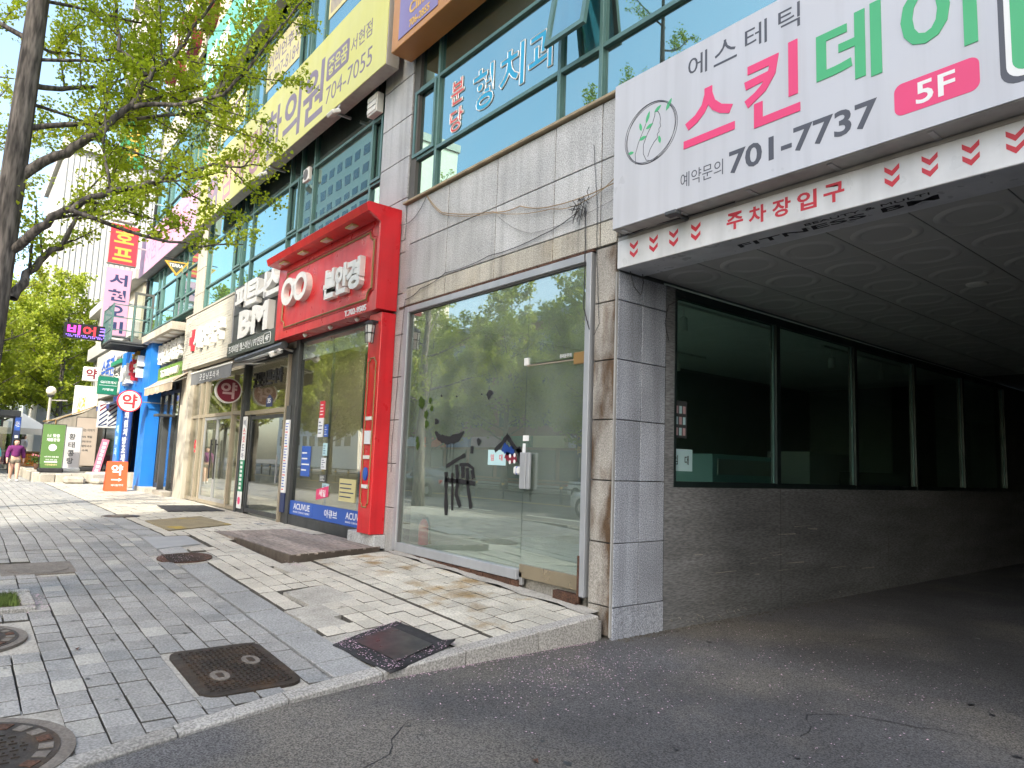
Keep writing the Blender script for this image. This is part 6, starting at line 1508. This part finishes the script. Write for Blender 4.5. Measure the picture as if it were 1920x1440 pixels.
# ============================================================ ACROSS THE STREET
def car(label,loc,rz,paint,group='cars in the street'):
    t=thing('car',label,'car',loc,group,local=True); t.location=loc; t.rotation_euler=(0,0,rz)
    def loft(S_,name,m):
        v=[];f=[];n=None
        for x,w_,z0,z1,tw in S_:
            r=[(x,-w_,z0+.08),(x,-w_*.97,z0),(x,w_*.97,z0),(x,w_,z0+.08),(x,w_*1.0,z0+(z1-z0)*.6),(x,w_*tw,z1),(x,-w_*tw,z1),(x,-w_,z0+(z1-z0)*.6)]; n=8; v+=r
        for i in range(len(S_)-1):
            for k in range(n): f.append((i*n+k,i*n+(k+1)%n,(i+1)*n+(k+1)%n,(i+1)*n+k))
        f.append(tuple(range(n-1,-1,-1))); f.append(tuple((len(S_)-1)*n+k for k in range(n)))
        return mk(name,v,f,m,t,True)
    body=loft([(-2.25,.62,.42,.68,.8),(-2.12,.80,.30,.82,.86),(-1.5,.90,.24,.93,.88),(-.6,.92,.22,.95,.9),(.6,.92,.22,.97,.9),(1.5,.90,.24,1.0,.88),(2.1,.82,.32,.98,.86),(2.25,.66,.42,.86,.84)],'body',paint)
    loft([(-1.25,.80,.90,.94,.9),(-.45,.78,.92,1.38,.74),(.2,.78,.93,1.46,.72),(.95,.78,.94,1.40,.72),(1.75,.78,.95,1.02,.86)],'cabin','window_dark')
    loft([(-.5,.60,1.36,1.40,.95),(.2,.62,1.44,1.48,.95),(1.0,.60,1.37,1.42,.95)],'roof',paint)
    for x in (-1.4,1.35):
        for s_ in (1,-1):
            w_=MB().lathe([(.20,-.10),(.31,-.10),(.325,-.06),(.325,.06),(.31,.10),(.20,.10)],(x,.84*s_,.325),22,'y').build('wheel','tyre',t,True)
            MB().lathe([(.205,.09),(.20,.105),(.05,.11)],(x,.84*s_,.325) if s_>0 else (x,.84*s_-.20,.325),10,'y').build('rim','rim',w_)
            MB().lathe([(.36,-.02),(.36,.095)],(x,.825*s_ if s_>0 else .825*s_-.075,.33),20,'y').build('wheel_arch','tyre',body)
    for s_ in (1,-1):
        MB().box(-2.2,-2.02,.48*s_,.74*s_,.58,.72,.02).build('headlight','lamp_white',t); MB().box(2.1,2.235,.48*s_,.76*s_,.68,.86,.02).build('tail_light','tail_light',t)
    MB().box(2.2,2.262,-.26,.26,.55,.66).build('number_plate','print_white',t)
    return t
car('white saloon car parked in the road, mirrored in the door glass',(-16.1,-12.7,-.385),0.0,'car_white')
car('dark hatchback in the road, mirrored behind the tree trunk',(-31.2,-14.0,-.385),0.0,'car_dark')
car('white car farther along the opposite lane',(-24.5,-20.5,-.385),math.pi,'car_white')
t=thing('median_fence','dark green metal median fence along the middle of the road','fence',(-30,-16.4,-.385))
for i in range(28): MB().box(-72+i*2.2,-71.92+i*2.2,-16.45,-16.37,-.385,.62).build('fence_post','alu_dark',t); MB().box(-72.02+i*2.2,-71.9+i*2.2,-16.46,-16.36,.3,.42).build('reflector','gold_text',t)
for z in (.0,.28,.55): MB().box(-72,-12,-16.43,-16.39,z,z+.06).build('rail','alu_dark',t)
OB=thing('brick_shop_building','brown brick shop building across the street with sign bands','building',(-36,-36,-.2))
MB().box(-66,-4,-44,-32,-.3,13.5).build('wall','brick_red',OB); MB().box(-66.3,-3.7,-44.2,-31.7,13.5,14.2,.03).build('parapet','far_white',OB)
k=0
for i in range(15):
    x=-65+i*4.1
    for j in range(3):
        w_=MB().box(x,x+2.9,-32.0,-31.94,4.6+3.0*j,6.6+3.0*j).build('window','window_dark',OB); MB().box(x+1.42,x+1.48,-31.94,-31.9,4.6+3*j,6.6+3*j).build('mullion','far_white',w_)
    MB().box(x,x+3.5,-32,-31.9,.2,2.6).build('shop_glass','window_dark',OB)
for i in range(14):
    x=-65+i*4.3; m=('banner_white','orange_board','print_blue','pink_face','plaster_green_sign','sign_yellow','banner_white')[i%7]
    t=thing('shop_sign',('white','orange','blue','pink','green','yellow','pale')[i%7]+' shop sign across the street, number '+('one','two','three','four','five','six','seven','eight','nine','ten','eleven','twelve','thirteen','fourteen')[i]+' from the far end','sign',(x+1.9,-31.8,2.9),'signs across the street')
    MB().box(x,x+3.9,-31.98,-31.6,2.8,3.75,.02).build('board',m,t)
t=thing('blade_sign','dark blue upright dental clinic sign across the street','sign',(-30,-24.3,-.2))
MB().box(-30.6,-29.9,-24.3,-24.1,1.9,5.6,.02).build('box','print_navy',t); MB().box(-30.3,-30.2,-24.25,-24.15,-.22,1.9).build('post','alu',t)
for i,(ch,m) in enumerate((('현','print_white'),('대','print_white'),('치','gold_text'),('과','gold_text'))):
    v,f=txt_mesh(ch,.02,.02); txt(ch,(-30.25,-24.1,4.4-.68*i),.5,.55,.004,m,t,((-1,0,0),(0,0,1)),off=.02)
MB().lathe([(.12,-.004),(.2,.0)],(-30.25,-24.095,5.15),12,'y').build('tooth_mark','sign_yellow',t)
t=thing('bus_stop_sign','yellow and blue bus stop sign on a pole across the street','sign',(-28.6,-24.3,-.2)); MB().box(-29.0,-28.3,-24.25,-24.2,2.9,4.0,.01).build('head','gold_text',t); MB().box(-29.0,-28.3,-24.25,-24.2,2.0,2.89,.01).build('panel','print_navy',t); MB().tube([(-28.65,-24.23,-.22),(-28.65,-24.23,2.0)],.04,8).build('pole','alu',t)
def tower(label,x0,x1,y0,y1,h,side,name='apartment_tower'):
    t=thing(name,label,'building',((x0+x1)/2,(y0+y1)/2,-.4)); MB().box(x0,x1,y0,y1,-.4,h).build('wall','apartment',t); MB().box(x0-.3,x1+.3,y0-.3,y1+.3,h,h+1.2).build('parapet','far_white',t)
    n=int(h/2.9)-1; me=None
    for k in range(n):
        z=3+2.9*k
        if side:
            for i in range(9):
                x=x0+1.2+(x1-x0-2.4)*i/9; MB().box(x,x+1.9,y1,y1+.05,z,z+1.5).build('window','window_dark',t)
        else: MB().box(x0+1,x1-1,y1,y1+.05,z,z+1.5).build('window_band','window_dark',t)
    return t
tower('tall pale apartment block mirrored in the second floor windows',-118,-88,-52,-38,50,True)
tower('very tall apartment block across the street shading the near shops',25.4,85,-52,-42,62,False)

bpy.data.scenes.remove(TMP)
